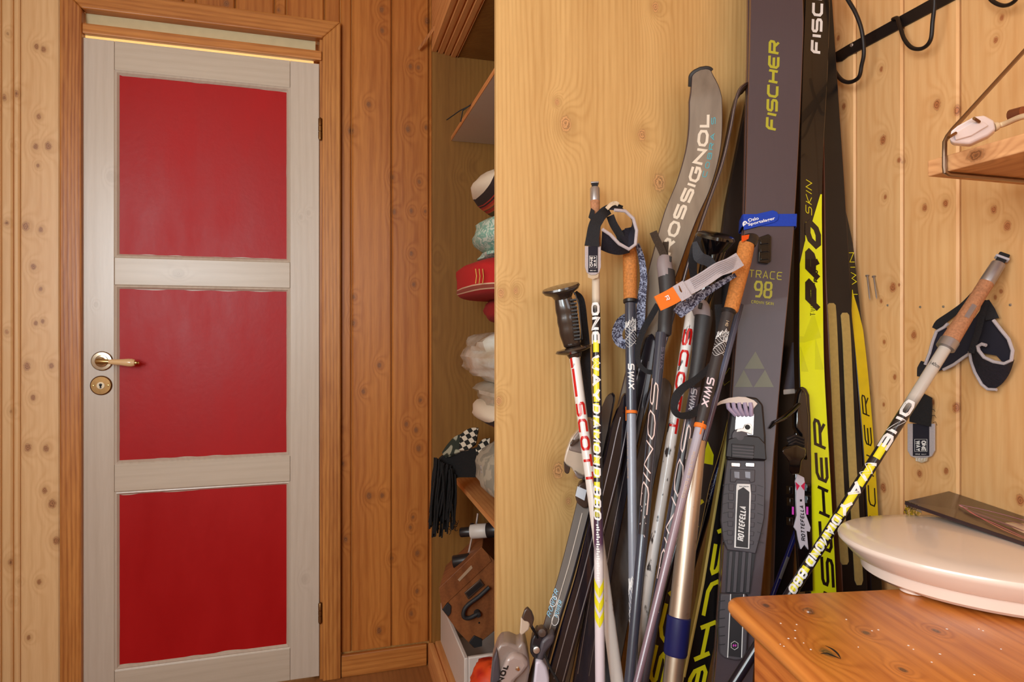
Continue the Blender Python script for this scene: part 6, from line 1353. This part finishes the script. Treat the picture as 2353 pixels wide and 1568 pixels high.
x0 = xf(1086, YC); pillow('striped_cushion', V(x0+.19, YC, zf(977, YC)), .19, .22, .052, ramp_mat('stripe_cloth2', (1, 0, -.5), x0-.5*zf(977, YC), x0+.075-.5*zf(977, YC), stripes), 'red and black striped cushion with cream end just above the black scarf', 'cushion', gC, 2.2, .05, .25, 8)
x0 = xf(1104, YC); pillow('grey_cushion', V(x0+.17, YC, (zlow+zf(1010, YC))/2+.004), .17, .20, (zf(1010, YC)-zlow)/2-.002, mottled('grey_flannel', lin(140, 134, 118), lin(170, 160, 140), 30, .9), 'dull grey cushion at the bottom of the pile on the pine shelf', 'cushion', gC, 2.6, .08, 0, 9)
# scarf with fringe
YS = 1.93
sc = thing('fringed_scarf', 'black scarf with white checks, long tassels hanging over the pine shelf edge', 'scarf', tuple(PY(1060, 1050, YS)))
BSC = mat('scarf_black', lin(18, 15, 15), .98, var=.5, scale=150, bump=.8)
def checks():
    m, nt, b = base_mat('scarf_check'); g = nd(nt, 'ShaderNodeNewGeometry'); vr = nd(nt, 'ShaderNodeVectorRotate', rotation_type='Y_AXIS'); vr.inputs['Angle'].default_value = .5; nt.links.new(g.outputs['Position'], vr.inputs['Vector'])
    ck = nd(nt, 'ShaderNodeTexChecker'); ck.inputs['Scale'].default_value = 78; nt.links.new(vmath(nt, 'MULTIPLY', vr.outputs[0], (1, 0.001, 1)), ck.inputs['Vector']); ck.inputs[1].default_value = (*lin(200, 186, 166), 1); ck.inputs[2].default_value = (*lin(26, 24, 20), 1)
    nt.links.new(ck.outputs['Color'], b.inputs['Base Color']); b.inputs['Roughness'].default_value = .95; return m
CHK = checks(); GRN = mottled('scarf_green', lin(40, 44, 34), lin(150, 146, 126), 40, .95, .55, .6, (1, 1, .3), 1)
band_px('body', [(1128, 1020, YS-.10), (1090, 1030, YS-.06), (1050, 1040, YS-.02), (1020, 1046, YS), (1004, 1062, YS)], [(1128, 1098, YS-.10), (1090, 1096, YS-.06), (1055, 1096, YS-.02), (1045, 1104, YS), (1030, 1110, YS)], BSC, sc, .02)
band_px('check_band', [(1100, 985, YS-.05), (1080, 986, YS-.04), (1060, 1000, YS-.03)], [(1094, 1020, YS-.072), (1076, 1034, YS-.062), (1056, 1036, YS-.052)], CHK, sc, .012)
band_px('green_band', [(1062, 998, YS-.02), (1046, 1006, YS-.01), (1030, 1024, YS), (1018, 1042, YS)], [(1058, 1040, YS-.04), (1044, 1044, YS-.035), (1032, 1048, YS-.03), (1022, 1050, YS-.02)], GRN, sc, .01)
band_px('check_band', [(1125, 1008, YS-.12), (1108, 1012, YS-.12), (1096, 1034, YS-.12)], [(1122, 1040, YS-.135), (1108, 1048, YS-.135), (1098, 1048, YS-.135)], CHK, sc, .01)
random.seed(5); mb = MB()
for k in range(110):
    x = random.uniform(1000, 1046); y0 = 1052+(x-1000)*.9*random.uniform(.6, 1.1); yo = YS-.012+random.uniform(-.03, .02); y1 = random.uniform(1170, 1238) if x < 1034 else random.uniform(1120, 1222)
    xe = x-random.uniform(6, 20)+(10 if x > 1030 else 0); P = []
    for j in range(8):
        t = j/7; P.append(PY(x+(xe-x)*t+math.sin(t*5+k)*2.2, y0+(y1-y0)*t, yo+.004*math.sin(t*4+k*2)))
    mb.tube(P, [.0026*(1+.2*math.sin(j*2+k)) for j in range(8)], 5)
for k in range(40):
    x, y = random.uniform(990, 1052), random.uniform(1170, 1225); a = random.uniform(0, 6); P = [PY(x+5*math.cos(a+j*.8), y+7*math.sin(a+j*.8), YS-.02) for j in range(5)]; mb.tube(P, .0009, 4)
fr = mb.build('fringe', BSC, sc); fr['kind'] = 'stuff'
mb = MB()
for k in range(9): c = PY(1110+random.uniform(-8, 10), 1072+k*3, YS-.2); mb.lathe(c-V(0, 0, .006), V(0, 0, 1), [(0, 0), (.003, .006), (.008, .006), (.011, 0)], 8)
pm_ = mb.build('pompom', mat('pompom_grey', lin(150, 140, 132), .95), sc); pm_['kind'] = 'stuff'
# scope-like object on rods
YT = 1.9
tp = thing('spotting_scope', 'white and black tube on thin metal rods under the pine shelf', 'telescope', tuple(PY(1090, 1300, YT)))
a_, b_ = PY(1060, 1224, YT), PY(1140, 1218, YT-.05); d_ = (b_-a_).normalized(); L_ = (b_-a_).length
def tubeseg(nm, t0, t1, r, m): mb = MB(); mb.lathe(a_, d_, [(L_*t0, 0), (L_*t0, r*.95), (L_*t0+.002, r), (L_*t1-.002, r), (L_*t1, r*.95), (L_*t1, 0)], 22); mb.build(nm, m, tp)
tubeseg('eyepiece', -.02, .29, .0145, BLK); tubeseg('white_collar', .28, .74, .0215, mat('scope_white', lin(206, 198, 190), .4)); tubeseg('barrel', .74, 1.2, .022, BLK)
for a, b in (((1098, 1180), (1094, 1208)), ((1084, 1236), (1076, 1276))):
    mb = MB(); mb.tube([PY(*a, YT+.01), PY(*b, YT+.01)], .0035, 8); mb.build('rod', ALU, tp)
mb = MB(); p0, p1 = PY(1041, 1292, YT), PY(1092, 1284, YT-.02); d2 = (p1-p0).normalized(); mb.lathe(p0, d2, [(0, 0), (0, .017), (.003, .0185), ((p1-p0).length, .0185), ((p1-p0).length, 0)], 20); mb.build('black_grip', BLK, tp)
mb = MB(); p0 = PY(1085, 1210, YT-.01); mb.lathe(p0, V(0, 0, 1), [(-.01, 0), (-.01, .006), (.008, .007), (.01, 0)], 10); mb.build('knob', BLK, tp)
# white crate, wooden case, orange bag
CRT = mat('crate_white', lin(214, 206, 198), .35, var=.03)
X0, X1, Y0, Y1, Z0, Z1 = .366, .86, 1.735, 2.12, .0895, .222
crate = thing('storage_crate', 'white plastic crate at the bottom of the wardrobe holding the wooden case', 'crate', (X0, Y0, Z0))
mb = MB(); t = .012
for a, b in (((X0, Y0, Z0), (X0+t, Y1, Z1)), ((X1-t, Y0, Z0), (X1, Y1, Z1)), ((X0+t, Y0, Z0), (X1-t, Y0+t, Z1)), ((X0+t, Y1-t, Z0), (X1-t, Y1, Z1)), ((X0+t, Y0+t, Z0), (X1-t, Y1-t, Z0+t))): 
    nm = 'wall_side'; m2 = MB(); m2.box(a, b); m2.build('crate_wall' if a[2] < b[2]-.05 else 'crate_base', CRT, crate, bevel=.003)
YB = 1.83
WC = wood('case_walnut', lin(150, 92, 52), lin(104, 58, 30), (), contrast=.7, rough=.45, grain=(1, 1, 1), pitch=.02)
case = thing('wooden_case', 'old brown wooden case with black handle, tipped up in the white crate', 'case', tuple(PY(1070, 1400, YB)))
outl_ = [(1009, 1352), (1107, 1258), (1175, 1330), (1150, 1440), (1088, 1490), (1052, 1452), (1016, 1402)]
P = [PY(x, y, YB) for x, y in outl_]; mb = MB(); mb.prism(P, V(.05, .17, 0)); mb.build('box', WC, case, bevel=.002)
mb = MB(); L2 = [PY(x, y, YB-.003) for x, y in ((1009, 1352), (1107, 1258), (1122, 1274), (1130, 1290), (1026, 1388), (1016, 1402))]; mb.prism(L2, V(0, .004, 0)); lid = mb.build('lid', WC, case, bevel=.001)
mb = MB(); mb.prism([PY(x, y, YB-.005) for x, y in ((1052, 1333), (1083, 1300), (1086, 1306), (1056, 1337))], V(0, .002, 0)); lab(mb.build('paper_label', mat('old_paper', lin(176, 146, 116), .8), lid, smooth=False), 'torn paper label')
mb = MB(); mb.prism([PY(x, y, YB-.007) for x, y in ((1067, 1364), (1104, 1332), (1113, 1345), (1076, 1378))], V(0, .005, 0)); pt_ = mb.build('metal_plate', mat('plate_frame', lin(110, 96, 84), .4, .8), case, bevel=.0008)
mb = MB(); mb.prism([PY(x, y, YB-.0078) for x, y in ((1071, 1365), (1103, 1338), (1109, 1345), (1077, 1373))], V(0, .001, 0)); mb.build('plate_inset', DARK, pt_, smooth=False)
mb = MB(); P = spline([PY(x, y, YB-.016) for x, y in ((1124, 1350), (1100, 1372), (1076, 1390), (1066, 1404), (1066, 1418), (1078, 1421), (1096, 1412))], 6); mb.tube(P, .0062, 10); mb.build('handle', BLKM, case)
mb = MB(); c = PY(1096, 1408, YB); mb.lathe(c, V(0, -1, 0), [(0, 0), (0, .010), (.018, .008), (.02, 0)], 14); mb.build('handle_stud', BLKM, case)
for pts in (((1016, 1402), (1030, 1386), (1037, 1394), (1036, 1410), (1030, 1418)), ((1078, 1478), (1090, 1462), (1108, 1470), (1108, 1486), (1090, 1490))):
    mb = MB(); mb.prism([PY(x, y, YB-.005) for x, y in pts], V(0, .01, 0)); mb.build('corner_cap', BLKM, case, bevel=.001)
mb = MB(); c = PY(1101, 1432, YB-.001); mb.lathe(c, V(0, -1, 0), [(0, 0), (0, .003), (.002, .002), (.002, 0)], 8); mb.build('stud', DARK, case)
pillow('orange_bag', PY(1132, 1566, 1.58)+V(.02, 0, -.015), .075, .08, .062, mottled('orange_nylon', lin(222, 74, 24), lin(196, 40, 20), 14, .5, .45, .55), 'crumpled orange nylon bag in front of the white crate', 'bag', None, 2.4, .2, 0, 11)
